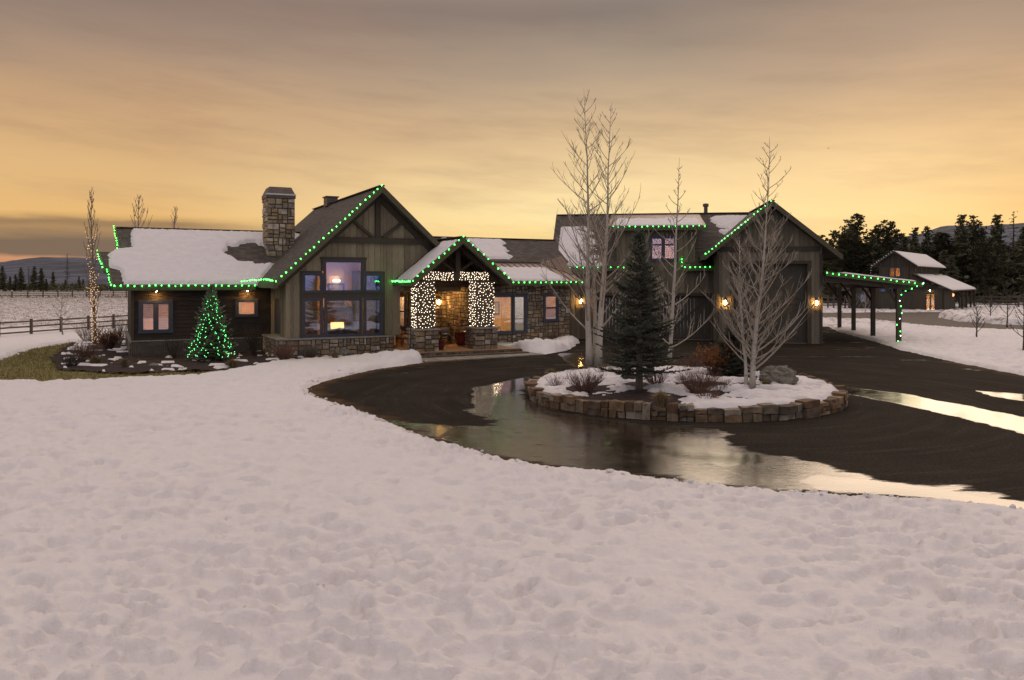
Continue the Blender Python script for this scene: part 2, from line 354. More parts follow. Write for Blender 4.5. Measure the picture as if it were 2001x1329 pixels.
def sdf_poly(x, y, poly):                          # >0 outside
    d = np.full(x.shape, 1e9); ins = np.zeros(x.shape, bool); n = len(poly)
    for i in range(n):
        ax, ay = poly[i]; bx, by = poly[(i+1) % n]; ex, ey = bx-ax, by-ay
        tt = np.clip(((x-ax)*ex+(y-ay)*ey)/(ex*ex+ey*ey+1e-12), 0, 1)
        d = np.minimum(d, (x-ax-tt*ex)**2+(y-ay-tt*ey)**2)
        cnd = ((ay > y) != (by > y)); xs = ex*(y-ay)/(ey if abs(ey) > 1e-12 else 1e-12)+ax; ins ^= cnd & (x < xs)
    d = np.sqrt(d); return np.where(ins, -d, d)
def sstep(a, b, x): t = np.clip((x-a)/(b-a), 0, 1); return t*t*(3-2*t)
def grid_mesh(name, X, Y, Z, mat, keep=None, attrs=None, smooth=True, parent=None, kind=None):
    ny, nx = X.shape; idx = np.arange(nx*ny).reshape(ny, nx)
    q = np.stack([idx[:-1, :-1], idx[:-1, 1:], idx[1:, 1:], idx[1:, :-1]], -1).reshape(-1, 4)
    if keep is not None:
        kk = keep.ravel(); q = q[kk[q].any(1)]
    used = np.unique(q); mp = np.full(nx*ny, -1); mp[used] = np.arange(len(used)); q = mp[q]
    vs = np.stack([X.ravel(), Y.ravel(), Z.ravel()], -1)[used]
    me = bpy.data.meshes.new(name); me.vertices.add(len(vs)); me.vertices.foreach_set('co', vs.astype(np.float32).ravel())
    me.loops.add(q.size); me.loops.foreach_set('vertex_index', q.astype(np.int32).ravel())
    me.polygons.add(len(q)); me.polygons.foreach_set('loop_start', np.arange(0, q.size, 4, dtype=np.int32))
    me.update(calc_edges=True); me.validate()
    if smooth: me.polygons.foreach_set('use_smooth', np.ones(len(me.polygons), bool))
    for k, arr in (attrs or {}).items():
        a = me.attributes.new(k, 'FLOAT', 'POINT'); a.data.foreach_set('value', arr.ravel()[used].astype(np.float32))
    me.materials.append(M[mat]); o = bpy.data.objects.new(name, me); COL.objects.link(o)
    if parent: o.parent = parent
    if kind: o['kind'] = kind
    return o

# ------------------------------------------------------------------ ground
DRIVE = [G(2001, 1003), (12, 12.0), (60, 9), (60, 29), (30, 30.2)] + [G(2001, 735), (19.73, 36.15), (20.25, 41.5), (21.4, 46.5), (23.3, 57.2), (25.2, 63.5), (18, 66), (14, 50), (1, 53)] + \
        [G(1132, 669), G(1112, 683), G(1065, 694), G(1000, 692), G(830, 708), G(720, 725), G(640, 745), G(605, 757), G(610, 771), G(650, 790), G(720, 810), G(800, 845), G(900, 880), G(1000, 905), G(1100, 920), G(1200, 928), G(1300, 941), G(1450, 960), G(1600, 968), G(1700, 976), G(1850, 986)]
LAWN = [(-40, 27.5), G(0, 747), G(120, 746), G(240, 742), G(360, 737), G(430, 729), G(520, 712), (-11.5, 36), (-16, 40), (-19, 45), (-22.0, 45.5), G(140, 668), G(60, 682), G(0, 702), (-40, 36)]
BED = [G(110, 700), G(125, 722), G(240, 729), G(430, 722), G(560, 706), G(700, 697), G(790, 690), (-5.0, 40.5), (-10.6, 37.9), (-12.3, 42), (-18.6, 40), (-21, 46), (-24.2, 49.5), G(150, 668)]
WALK = [G(830, 709), G(1065, 694), (-.6, 42.6), (-5.2, 38.0)]
TRACK = [G(1560, 611), G(1842, 609.5), G(1832, 620), G(1870, 627), G(1960, 634), (95, 58), (95, 50), (38, 55.2), G(1840, 641), G(1700, 631), G(1560, 625)]
ISL = (5.35, 25.24, 4.88)

MB_ = MB(); MB_.add([(-4000, -60, -.10), (4000, -60, -.10), (4000, 6000, -.10), (-4000, 6000, -.10)], [(0, 1, 2, 3)])
go = MB_.build('ground', 'snow_ground'); tag(go, kind='structure')
a = go.data.attributes.new('bare', 'FLOAT', 'POINT'); a.data.foreach_set('value', [.56]*4)

def snow_height(X, Y):
    ds = {k: sdf_poly(X, Y, p) for k, p in dict(d=DRIVE, l=LAWN, b=BED, w=WALK, t=TRACK).items()}
    en = .24*fbm(X*.9, Y*.9, 3, 5)+.16*pn(X*3.3, Y*3.3, 8)+.10*pn(X*8, Y*8, 12)+.05*pn(X*17, Y*17, 13)
    far = sstep(30, 60, Y)
    dd = np.minimum(np.minimum(ds['d'], ds['w']), ds['t']-.2)
    dg = np.minimum(ds['l'], ds['b'])
    sd = np.minimum(dd+en*.45, dg+en*.9)
    h = .17*sstep(0, .32, sd)-.10*(sd < 0)-.03
    # ploughed rim along the asphalt
    rim = np.exp(-((dd-.75)/.55)**2)*sstep(0, .5, sd)*np.where(Y < 30, 1, .5)
    rough = np.abs(fbm(X*3.6, Y*3.6, 4, 31))
    rimamt = .35+.65*sstep(-.2, .5, pn(X*.25, Y*.25, 77))
    h += rim*rimamt*(1-.85*sstep(2.5, 5.5, X)*(Y < 17))*(.04+.24*rough)
    inn = sstep(.15, 1.2, sd)
    # shallow melt dimples, old footprints, soft undulation
    wx = X+.15*pn(X*1.1, Y*1.1, 3); wy = Y+.15*pn(X*1.1, Y*1.1, 4)
    d1 = pn(wx*2.1, wy*2.1, 21); d2 = pn(wx*3.9, wy*3.4, 22); d3 = fbm(X*1.0, Y*1.0, 3, 23)
    d4 = pn(wx*2.3+.6*pn(X*.5, Y*.5, 35), wy*3.6, 34); d5 = pn(X*5.2, Y*7.0, 36)
    sparse = sstep(-.25, .45, pn(X*.6, Y*.6, 37))
    dim = -np.clip(d4-.10, 0, 1)*.10*(.25+.75*sparse)-np.clip(d5-.12, 0, 1)*.05+.3*(-np.clip(d1-.10, 0, 1)*.17*(.45+.8*sstep(-.3, .4, pn(X*.3, Y*.3, 25)))-np.clip(d2-.18, 0, 1)*.10)+.04*d3
    dim += .012*pn(X*11, Y*9, 26)+.008*pn(X*19, Y*17, 29)+.05*pn(X*.35, Y*.35, 27)
    h += inn*np.maximum(dim, -.15)*(1-.55*far)
    # snow piles: by the porch and in front of the right stone wall
    for (cx, cy, rx, ry, hh) in ((-4.9, 35.7, 2.2, 1.2, .42), (-7.4, 32.5, 2.5, 1.6, .15), (1.6, 41.5, 1.9, 1.1, .5), (3.3, 45.0, 1.1, 2.2, .4)):
        k = np.exp(-(((X-cx)/rx)**2+((Y-cy)/ry)**2)**1.5); h += k*hh*(.62+.45*np.abs(fbm(X*1.7, Y*1.7, 4, 32)))*(dd+.3*en > 0)
    h += .65*sstep(18, 7, np.hypot((X-46)*.6, Y-76))*.75*(ds['t'] > .1)*(.6+.35*np.abs(fbm(X*.7, Y*.7, 4, 33)))
    # thin leftovers of snow in the bed and on the lawn edge
    patch = fbm(X*.75+9, Y*1.5, 4, 41)
    bedp = (ds['b'] < 0)*sstep(.30, .52, patch-.25*sstep(-.6, -2.6, ds['b'])+.0)
    h = np.where(bedp > .01, -.02+.13*bedp, h)
    rgt = sstep(17, 20, X)*sstep(26, 31, Y); h += inn*rgt*(.16*np.abs(fbm(X*.9, Y*1.3, 4, 81))-.03)
    bare = .50*sstep(45, 62, Y)*(X < 0)+.07*sstep(70, 200, Y)+.20*sstep(45, 70, Y)*(X > 20)+.26*rgt
    bare = np.where((sd < .35) & (dg < .6) & (dd > .4), .30, bare)
    ds['sd'] = sd; return h, bare, ds
ys = np.geomspace(3.2, 170, 640); ts = np.linspace(-1.05, 1.05, 820)
X, Yg = np.meshgrid(ts, ys); X = X*Yg*(1+0*X)
H, bare, ds = snow_height(X, Yg); SDB = ds['sd']
ri = np.hypot(X-ISL[0], Yg-ISL[1])
keep = (H > -.11) & (ri > ISL[2]+.2)
H[-1, :] = -.12
rs = np.random.RandomState(17); lt_ = (ts[1]-ts[0]); ly_ = math.log(ys[1]/ys[0])
for k in range(15000):
    cy = 5.*(42/5.)**(rs.rand()**.75); cxx = cy*rs.uniform(-.8, .8)
    if pn(np.array([cxx*.22]), np.array([cy*.22]), 88)[0]+.35*rs.randn() < -.1: continue
    big = rs.rand(); rx = (.05+.15*big**1.8)*max(1., (cy/13)**.6); ry = rx*rs.uniform(.38, .75); dep = (.032+.065*big)*rs.uniform(.5, 1.3); an = rs.normal(.2, .45)
    r0_ = int(math.log((cy-2.2*rx)/ys[0])/ly_); r1_ = int(math.log((cy+2.2*rx)/ys[0])/ly_)+2
    c0_ = int(((cxx-2.2*rx)/cy-ts[0])/lt_)-1; c1_ = int(((cxx+2.2*rx)/cy-ts[0])/lt_)+2
    if r0_ < 0 or c0_ < 0 or r1_ >= len(ys) or c1_ >= len(ts): continue
    sl = np.s_[r0_:r1_, c0_:c1_]; ax_ = X[sl]-cxx; ay_ = Yg[sl]-cy; ca, sa = math.cos(an), math.sin(an)
    q = ((ax_*ca+ay_*sa)/rx)**2+((-ax_*sa+ay_*ca)/ry)**2
    H[sl] += np.where(SDB[sl] > .25, -dep*np.exp(-q**1.5)+.07*dep*np.exp(-((np.sqrt(q)-1.5)/.4)**2), 0)
H = np.where(SDB > .3, np.maximum(H, .015), H); H[-1, :] = -.12
sn = grid_mesh('snow', X, Yg, H, 'snow_ground', keep=H > -.075, attrs={'bare': bare}, kind='structure')

cl = MB(); rc = random.Random(23); FR = [G(2001, 1005), G(1850, 988), G(1700, 978), G(1600, 971), G(1450, 963), G(1300, 945), G(1200, 932), G(1100, 924), G(1000, 908), G(900, 882), G(800, 847), G(720, 812), G(650, 792), G(608, 772), G(603, 757), G(640, 744), G(720, 724), G(830, 707)]
for a, b2 in zip(FR[:-1], FR[1:]):
    L_ = math.dist(a, b2); nn = int(L_*(26 if a[1] < 27 else 14))
    for k in range(nn):
        f = rc.random(); o_ = rc.gauss(-.16, .15); dx_, dy_ = (b2[0]-a[0])/L_, (b2[1]-a[1])/L_; r = .012+.045*rc.random()**4
        if pn(np.array([a[0]*.5+f]), np.array([a[1]*.5+f]), 5)[0] < -.15 and rc.random() < .7: continue
        cl.ico((a[0]+(b2[0]-a[0])*f-dy_*-o_, a[1]+(b2[1]-a[1])*f-dx_*o_, r*.3+(.01 if o_ > .05 else .02+.15*min(1, -o_/.3) if o_ < 0 else .02)), r, 1, (1.2, 1, .8), 1., .5, k*1.7)
tag(cl.build('snow_clods', 'snow'), 'loose ploughed clods of snow along the driveway edge', 'snow clods', kind='stuff')

# driveway with its wet film
Wp = [[(1032, 736), (962, 755), (915, 795), (945, 832), (860, 828), (735, 820), (830, 852), (930, 885), (1060, 912), (1300, 938), (1500, 958), (1700, 972), (2001, 998), (2001, 966), (1800, 944), (1660, 922), (1560, 892), (1480, 880), (1430, 862), (1420, 836), (1250, 828), (1100, 805), (1035, 780)],
      [(1590, 742), (1650, 757), (1760, 768), (1900, 795), (2001, 815), (2080, 830), (2080, 872), (2001, 848), (1880, 817), (1760, 790), (1690, 776), (1640, 768)],
      [(1905, 763), (2001, 770), (2001, 784), (1940, 775)], [(1090, 690), (1160, 690), (1165, 720), (1120, 716)]]
ys2 = np.geomspace(11, 68, 420); ts2 = np.linspace(-.40, .98, 620)
X2, Y2 = np.meshgrid(ts2, ys2); X2 = X2*Y2
sdw = np.full(X2.shape, 9.)
Wp.append([(1545, 938), (1600, 930), (1700, 938), (1850, 958), (2010, 982), (2010, 996), (1850, 978), (1700, 962), (1600, 958)])
Wp.append([(925, 757), (1034, 736), (1034, 752), (985, 775), (962, 806), (926, 806)])
Wp.append([(1078, 830), (1140, 843), (1280, 868), (1400, 880), (1490, 886), (1494, 906), (1430, 916), (1475, 934), (1562, 936), (1510, 948), (1440, 932), (1370, 902), (1240, 884), (1120, 862)])
edge = .28*fbm(X2*.6, Y2*1.1, 4, 61); wet = 0*X2
for p in Wp:
    sdw = sdf_poly(X2, Y2, [G(*q) for q in p])
    wet = np.maximum(wet, .66*sstep(.35, -.45, sdw+edge) if len(p) > 20 else 1.0*sstep(.14, -.14, sdw+.45*edge))
wet = np.maximum(wet, .34*sstep(.0, .5, fbm(X2*.3, Y2*.8, 4, 66))*sstep(24, 34, Y2))
sd_d = sdf_poly(X2, Y2, DRIVE)
dh = .012*fbm(X2*.25, Y2*.25, 3, 70)
grid_mesh('driveway', X2, Y2, dh, 'asphalt', keep=sd_d < .9, attrs={'wet': wet, 'edge': sstep(-.75, .05, sd_d+.35*fbm(X2*1.2, Y2*1.2, 3, 75))*(Y2 < 36)}, kind='structure')

# lawn, mulch bed, walk, gravel track
def flat_area(name, poly, z, mat, amp=.03, step=.25, seed=1, fr=.9, grow=.5):
    xs = [p[0] for p in poly]; yy = [p[1] for p in poly]
    nx = int((max(xs)-min(xs))/step)+2; ny = int((max(yy)-min(yy))/step)+2
    A, B = np.meshgrid(np.linspace(min(xs)-grow, max(xs)+grow, nx), np.linspace(min(yy)-grow, max(yy)+grow, ny))
    sd = sdf_poly(A, B, poly); Z = z+amp*fbm(A*fr, B*fr, 4, seed)
    return grid_mesh(name, A, B, Z, mat, keep=sd < grow, kind='structure'), A, B, sd
flat_area('lawn', LAWN, -.035, 'lawn', .03, .25, 91)
flat_area('mulch_bed', BED, .02, 'mulch', .07, .16, 92, 1.6, .1)
flat_area('track', TRACK, -.03, 'gravel', .03, .8, 93, .5)
b_ = MB(); q = [HF.m.inverted() @ Vector((x, y, 0)) for x, y in WALK]
n = 8
for i in range(n):
    f0, f1 = i/n+.004, (i+1)/n-.004
    A0, A1 = q[0].lerp(q[1], f0), q[0].lerp(q[1], f1); B0, B1 = q[3].lerp(q[2], f0), q[3].lerp(q[2], f1)
    b_.prism([(p.x, p.y, .0) for p in (A0, A1, B1, B0)], (0, 0, .05))
wk = b_.build('walkway', 'concrete'); wk.location = HF.loc; wk.rotation_euler = (0, 0, HF.rz); tag(wk, kind='structure')

# grass blades on the brown lawn
rnd = random.Random(5); b_ = MB(); pts = []
cand = np.random.RandomState(3).rand(26000, 2); cx_ = -27+17*cand[:, 0]; cy_ = 28+19*cand[:, 1]
sel = (sdf_poly(cx_, cy_, LAWN) < -.02) & (sdf_poly(cx_, cy_, BED) > .1)
for x, y in zip(cx_[sel], cy_[sel]):
    h = rnd.uniform(.04, .10); a = rnd.uniform(0, 6.28); ww = .012; lx, ly = rnd.uniform(-.05, .05), rnd.uniform(-.05, .05)
    b_.add([(x-ww*math.cos(a), y-ww*math.sin(a), -.03), (x+ww*math.cos(a), y+ww*math.sin(a), -.03), (x+lx, y+ly, h)], [(0, 1, 2)], rnd.uniform(.6, 1.3))
tag(b_.build('grass', 'blade'), 'olive brown winter grass blades left of the house', 'grass', kind='stuff')

# hills
def hill_strip(name, prof, r0, r1, seed):
    az = np.linspace(prof[0][0], prof[-1][0], 240); top = np.interp(az, [p[0] for p in prof], [p[1] for p in prof])
    rr = np.linspace(0, 1, 24); A, R = np.meshgrid((az-CX)/F_PX, rr)
    D = r0+(r1-r0)*R; topz = (HY-top)/F_PX*r1*1.0
    Z = topz[None, :]*np.sin(np.clip(R*1.25, 0, 1)*np.pi/2)**1.1*np.where(R > .8, 1-(R-.8)*.2, 1)
    Xh = A*D; Z = Z*(1+.05*fbm(Xh/90., D/90., 4, seed))+CH*R-.1
    return grid_mesh(name, Xh, D, Z, 'hill', kind='structure')
hill_strip('hills', [(-900, 522), (-300, 516), (0, 520), (60, 514), (140, 513), (230, 515), (420, 520), (700, 526), (1000, 520), (1300, 515), (1550, 508), (1700, 494), (1800, 478), (1860, 464), (1930, 466), (2001, 463), (2600, 470)], 700, 2600, 7)

# ------------------------------------------------------------------ building helpers
def boards(mb, u0, u1, v, zlo, ztop, holes=(), step=.30, th=.02, seed=0, axis='u', batten=True, back=.14):
    """vertical board and batten wall facing -v (axis 'u') or facing -u (axis 'v')"""
    r = random.Random(seed); ed = [u0]
    while ed[-1] < u1-.02: ed.append(min(u1, ed[-1]+step))
    for hh in holes: ed += [hh[0], hh[1]]
    ed = sorted(set(e for e in ed if u0 <= e <= u1))
    f = ztop if callable(ztop) else (lambda x: ztop)
    def put(a, b2, za0, za1, zb0, zb1, t0, t1, c):
        P = (lambda x, y, z: (x, y, z)) if axis == 'u' else (lambda x, y, z: (y, x, z))
        mb.prism([P(a, v+t0, za0), P(b2, v+t0, zb0), P(b2, v+t0, zb1), P(a, v+t0, za1)], Vector(P(0, t1-t0, 0)), c)
    for a, b2 in zip(ed[:-1], ed[1:]):
        if b2-a < .012: continue
        mid = (a+b2)/2; cuts = sorted([(hh[2], hh[3]) for hh in holes if hh[0] < mid < hh[1]])
        c = r.uniform(.74, 1.2); lo = zlo; o = r.uniform(-.004, .004)
        segs = []
        for h0, h1 in cuts:
            if h0 > lo: segs.append((lo, h0))
            lo = max(lo, h1)
        segs.append((lo, None))
        for s0, s1 in segs:
            ta, tb = (f(a), f(b2)) if s1 is None else (s1, s1)
            if max(ta, tb)-s0 < .03: continue
            put(a, b2, s0, max(ta, s0), s0, max(tb, s0), o, back, c)
            if batten and r.random() < 2:
                w2 = .022; e = a
                if e > u0+.03 and e < u1-.03:
                    tt = min(f(e-w2), f(e+w2)) if s1 is None else s1
                    if tt-s0 > .05: put(e-w2, e+w2, s0, tt, s0, tt, -th, o, c*.85)
STONE_COLS = [(.30, .25, .18), (.24, .20, .15), (.36, .32, .26), (.26, .19, .115), (.17, .145, .11), (.42, .38, .33), (.31, .24, .15), (.21, .19, .165)]
def stones(mb, u0, u1, v, z0, z1, holes=(), seed=0, axis='u', sz=1., ztop=None, mortar=None, tint=1.):
    r = random.Random(seed); P = (lambda x, y, z: (x, y, z)) if axis == 'u' else (lambda x, y, z: (y, x, z))
    def rec(a, b2, c0, c1):
        w_, h_ = b2-a, c1-c0
        if (w_ > .62*sz or h_ > .34*sz) and (w_ > .2*sz and h_ > .12*sz):
            if w_ > h_*1.7 or (w_ > h_*.9 and r.random() < .5): m_ = a+w_*r.uniform(.36, .64); rec(a, m_, c0, c1); rec(m_, b2, c0, c1)
            else: m_ = c0+h_*r.uniform(.36, .64); rec(a, b2, c0, m_); rec(a, b2, m_, c1)
            return
        for hh in holes:
            if a < hh[1]-.01 and b2 > hh[0]+.01 and c0 < hh[3]-.01 and c1 > hh[2]+.01:
                for s4 in ((a, min(b2, hh[0]), c0, c1), (max(a, hh[1]), b2, c0, c1), (max(a, hh[0]), min(b2, hh[1]), c0, min(c1, hh[2])), (max(a, hh[0]), min(b2, hh[1]), max(c0, hh[3]), c1)):
                    if s4[1]-s4[0] > .04 and s4[3]-s4[2] > .04: put(*s4)
                return
        put(a, b2, c0, c1)
    def put(a, b2, c0, c1):
        if ztop and c1 > ztop((a+b2)/2): c1 = min(c1, ztop((a+b2)/2))
        if c1-c0 < .03: return
        g = .012; d = r.uniform(-.035, .012); k = r.choice(STONE_COLS); s_ = r.uniform(.7, 1.2)*tint; c = tuple(x*s_ for x in k)
        a += g; b2 -= g; c0 += g; c1 -= g; j = lambda: r.uniform(-.012, .012); ins = min(.02, (b2-a)*.2, (c1-c0)*.2)
        fr = [P(a+ins+j(), v+d, c0+ins+j()), P(b2-ins+j(), v+d, c0+ins+j()), P(b2-ins+j(), v+d, c1-ins+j()), P(a+ins+j(), v+d, c1-ins+j())]
        bk = [P(a, v+.06, c0), P(b2, v+.06, c0), P(b2, v+.06, c1), P(a, v+.06, c1)]
        mb.add(fr+bk, [(0, 1, 2, 3), (4, 5, 1, 0), (5, 6, 2, 1), (6, 7, 3, 2), (7, 4, 0, 3)], c)
    rec(u0, u1, z0, z1)
    if mortar is not None:
        ed = sorted(set([u0, u1]+[max(u0, min(u1, x)) for hh in holes for x in hh[:2]]))
        for a, b2 in zip(ed[:-1], ed[1:]):
            lo = z0; cuts = sorted((hh[2], hh[3]) for hh in holes if hh[0] < (a+b2)/2 < hh[1])
            for c0, c1 in cuts+[(None, None)]:
                hi = c0 if c0 is not None else ((ztop((a+b2)/2)) if ztop else z1)
                if hi-lo > .02:
                    p0, p1 = P(a, v+.02, lo), P(b2, v+.16, hi); mortar.box(*sorted((p0[0], p1[0])), *sorted((p0[1], p1[1])), *sorted((p0[2], p1[2])))
                if c1 is not None: lo = max(lo, c1)
def window(parent, u0, u1, z0, z1, v, cols=(), rows=(), tw=.10, name='window', trim=True, frame='frame', label=None):
    """outer trim u0..u1/z0..z1 ; cols/rows = extra bars at these fractions"""
    m_ = MB(); tk = .05
    m_.box(u0, u1, v-tk, v+.05, z1-tw, z1); m_.box(u0-.03, u1+.03, v-tk-.02, v+.05, z0, z0+tw*.8)
    m_.box(u0, u0+tw, v-tk, v+.05, z0+tw*.8, z1-tw); m_.box(u1-tw, u1, v-tk, v+.05, z0+tw*.8, z1-tw)
    a, b2, c0, c1 = u0+tw, u1-tw, z0+tw*.8, z1-tw
    us = [a]+[a+(b2-a)*f for f in cols]+[b2]; zs = [c0]+[c0+(c1-c0)*f for f in rows]+[c1]
    for x in us[1:-1]: m_.box(x-tw*.45, x+tw*.45, v-tk+.01, v+.05, c0, c1)
    for k, zz in enumerate(zs[1:-1]):
        for x0, x1 in zip(us[:-1], us[1:]): m_.box(x0+(tw*.45 if x0 != a else 0), x1-(tw*.45 if x1 != b2 else 0), v-tk+.015, v+.05, zz-tw*.35, zz+tw*.35)
    o = m_.build(name, frame, parent)
    if label: o['label'] = label
    for x0, x1 in zip(us[:-1], us[1:]):
        g = MB(); g.box(x0, x1, v+.015, v+.022, c0, c1); g.build('pane', 'glass', o)
        s_ = MB(); e = .045; lo = x0+(tw*.45 if x0 != a else 0); hi = x1-(tw*.45 if x1 != b2 else 0)
        for bx in ((lo, lo+e, c0, c1), (hi-e, hi, c0, c1), (lo+e, hi-e, c0, c0+e), (lo+e, hi-e, c1-e, c1)): s_.box(bx[0], bx[1], v-.025, v+.045, bx[2], bx[3])
        s_.build('sash', frame, o)
    return o
def room(parent, u0, u1, v0, v1, z0, z1, wall='plaster', lamp='lamp_soft', lw=.5, lamp_at=None):
    m_ = MB()
    for q in ([(u0, v0, z0), (u0, v1, z0), (u0, v1, z1), (u0, v0, z1)], [(u1, v0, z0), (u1, v1, z0), (u1, v1, z1), (u1, v0, z1)],
              [(u0, v1, z0), (u1, v1, z0), (u1, v1, z1), (u0, v1, z1)], [(u0, v0, z1), (u1, v0, z1), (u1, v1, z1), (u0, v1, z1)]): m_.add(q, [(0, 1, 2, 3)])
    o = m_.build('inner_wall', wall, parent); f_ = MB(); f_.box(u0, u1, v0, v1, z0-.05, z0); f_.build('inner_floor', 'floorwood', parent)
    cu, cv = lamp_at or ((u0+u1)/2, (v0+v1)/2); l = MB(); l.lathe([(.02, z1-.01), (lw, z1-.04), (lw, z1-.12), (.02, z1-.15)], 12, cu, cv); l.build('ceiling_light', lamp, parent)
def slab(mb, poly, th, c=1.): mb.prism(poly, (0, 0, -th), c)
def snow_patch(parent, fn, a0, a1, b0, b1, mask, th=.10, res=.07, name='roof_snow', seed=0, rough=.02):
    """snow lying on a roof plane; fn(a,b)->xyz arrays, mask(a,b)>0 where snow lies (metres inside)"""
    A, B = np.meshgrid(np.linspace(a0, a1, int((a1-a0)/res)+2), np.linspace(b0, b1, int((b1-b0)/res)+2))
    d = mask(A, B)+.05*pn(A*4, B*4, seed+3)+.03*pn(A*11, B*11, seed+5)
    h = th*sstep(0, .16, d)+rough*fbm(A*2.2, B*2.2, 3, seed)*sstep(0, .3, d)-.03*(d <= 0)
    x, y, z = fn(A, B); return grid_mesh(name, x, y, z+h, 'snow', keep=d > 0, parent=parent)

# string lights
BM = {}
def bulb_mesh(kind, r, l):
    k = (kind, r, l)
    if k not in BM:
        m_ = MB(); m_.lathe([(r*.25, l*.5), (r*.9, l*.2), (r, -l*.1), (r*.6, -l*.38), (r*.1, -l*.5)], 8); BM[k] = m_.mesh('bulb', kind, True)
    return BM[k]
def string_lights(label, pts, spacing=.3, kind='bulb_green', r=.026, l=.07, group='green holiday light strings on the roof edges', sag=.0, wire=True, seed=0, name='string_lights', mixk=None):
    rr = random.Random(seed); o0 = Vector(pts[0]); root = thing(name, label, 'string lights', o0, 0, group)
    P = [Vector(p)-o0 for p in pts]; acc = 0; pos = []
    for a, b2 in zip(P[:-1], P[1:]):
        L = (b2-a).length; d = acc
        while d < L: pos.append(a.lerp(b2, d/L)); d += spacing*rr.uniform(.85, 1.15)
        acc = d-L
    if wire:
        m_ = MB(); wp = []
        for a, b2 in zip(P[:-1], P[1:]):
            nn = max(1, int((b2-a).length/.15))
            wp += [a.lerp(b2, i/nn)+Vector((0, 0, .03-(.025 if i % 4 == 2 else 0))) for i in range(nn)]
        m_.tube(wp+[P[-1]], .011, 4); m_.build('wire', 'wire', root)
    for p in pos[:100]:
        p = p+Vector((rr.uniform(-.02, .02), 0, rr.uniform(-.03, .015)))
        o = bpy.data.objects.new('bulb', bulb_mesh(mixk if (mixk and rr.random() < .3) else kind, r, l)); COL.objects.link(o); o.parent = root; o.location = p+Vector((0, 0, -.02))
        o.rotation_euler = (rr.uniform(-.5, .5), rr.uniform(-.5, .5), 0); o.scale = (rr.uniform(.8, 1.2),)*3
    return root
def lantern(loc, rz, label):
    """wall lantern hung on a wall whose outward normal is local -y"""
    root = thing('wall_lantern', label, 'lantern', loc, rz, 'lit wall lanterns')
    m_ = MB(); m_.box(-.07, .07, -.02, .0, -.2, .22); m_.beam((0, -.02, .26), (0, -.2, .30), .03, .03); m_.build('back_plate', 'black', root)
    m_ = MB()
    for sx in (-1, 1):
        for sy in (-1, 1): m_.box(sx*.1-.012, sx*.1+.012, -.2+sy*.1-.012, -.2+sy*.1+.012, -.2, .2)
    m_.box(-.12, .12, -.32, -.08, -.23, -.2); m_.add([(-.15, -.35, .2), (.15, -.35, .2), (.15, -.05, .2), (-.15, -.05, .2), (0, -.2, .34)], [(3, 2, 1, 0), (0, 1, 4), (1, 2, 4), (2, 3, 4), (3, 0, 4)]); m_.build('frame', 'black', root)
    m_ = MB(); m_.box(-.09, .09, -.29, -.11, -.195, .195); m_.build('lamp_glass', 'lglass', root)
    m_ = MB(); m_.ico((0, -.2, .0), .075, 2, (1, 1, 1.7)); m_.build('lamp', 'lamp_glow', root, True)
    return root

# ------------------------------------------------------------------ main house
HS = thing('house', 'timber and stone ranch house with snowy left roof, tall gable window wall and stone chimney', 'house', HF.loc, HF.rz)
def hboards(mb, u0, u1, v, z0, z1, holes=(), step=.19, seed=0, axis='u', th=.02):
    r = random.Random(seed); P = (lambda x, y, z: (x, y, z)) if axis == 'u' else (lambda x, y, z: (y, x, z)); z = z0
    while z < z1-.01:
        zt = min([z1, z+step]+[q for hh in holes for q in hh[2:4] if q > z+.004]); segs = [(u0, u1)]
        for hh in holes:
            if hh[2] < zt-.002 and hh[3] > z+.002:
                segs = [x for s in segs for x in ((s[0], min(s[1], hh[0])), (max(s[0], hh[1]), s[1])) if x[1]-x[0] > .03]
        for a, b2 in segs:
            x = a
            while x < b2-.01:
                xe = min(b2, x+r.uniform(1.6, 3.4)); c = r.uniform(.7, 1.25)
                mb.add([P(x, v, z+.006), P(xe-.004, v, z+.006), P(xe-.004, v+.012, zt), P(x, v+.012, zt), P(x, v+.15, z), P(xe, v+.15, z), P(xe, v+.15, zt), P(x, v+.15, zt)],
                       [(0, 1, 2, 3), (3, 2, 6, 7), (0, 4, 5, 1), (4, 0, 3, 7), (1, 5, 6, 2)], c); x = xe
        z = zt
def corrugated(mb, u0, u1, v, z0, z1, axis='u', pitch=.085, amp=.018):
    P = (lambda x, y, z: (x, y, z)) if axis == 'u' else (lambda x, y, z: (y, x, z)); n = int((u1-u0)/pitch*4)
    vs = []
    for i in range(n+1):
        x = u0+(u1-u0)*i/n; d = amp*math.sin(2*math.pi*i/4+.6); vs += [P(x, v+d, z0), P(x, v+d, z1)]
    mb.add(vs, [(2*i, 2*i+2, 2*i+3, 2*i+1) for i in range(n)])
PK_U, PK_Z, SL = 4.4, 8.25, .92
gz = lambda u: PK_Z-SL*abs(u-PK_U)
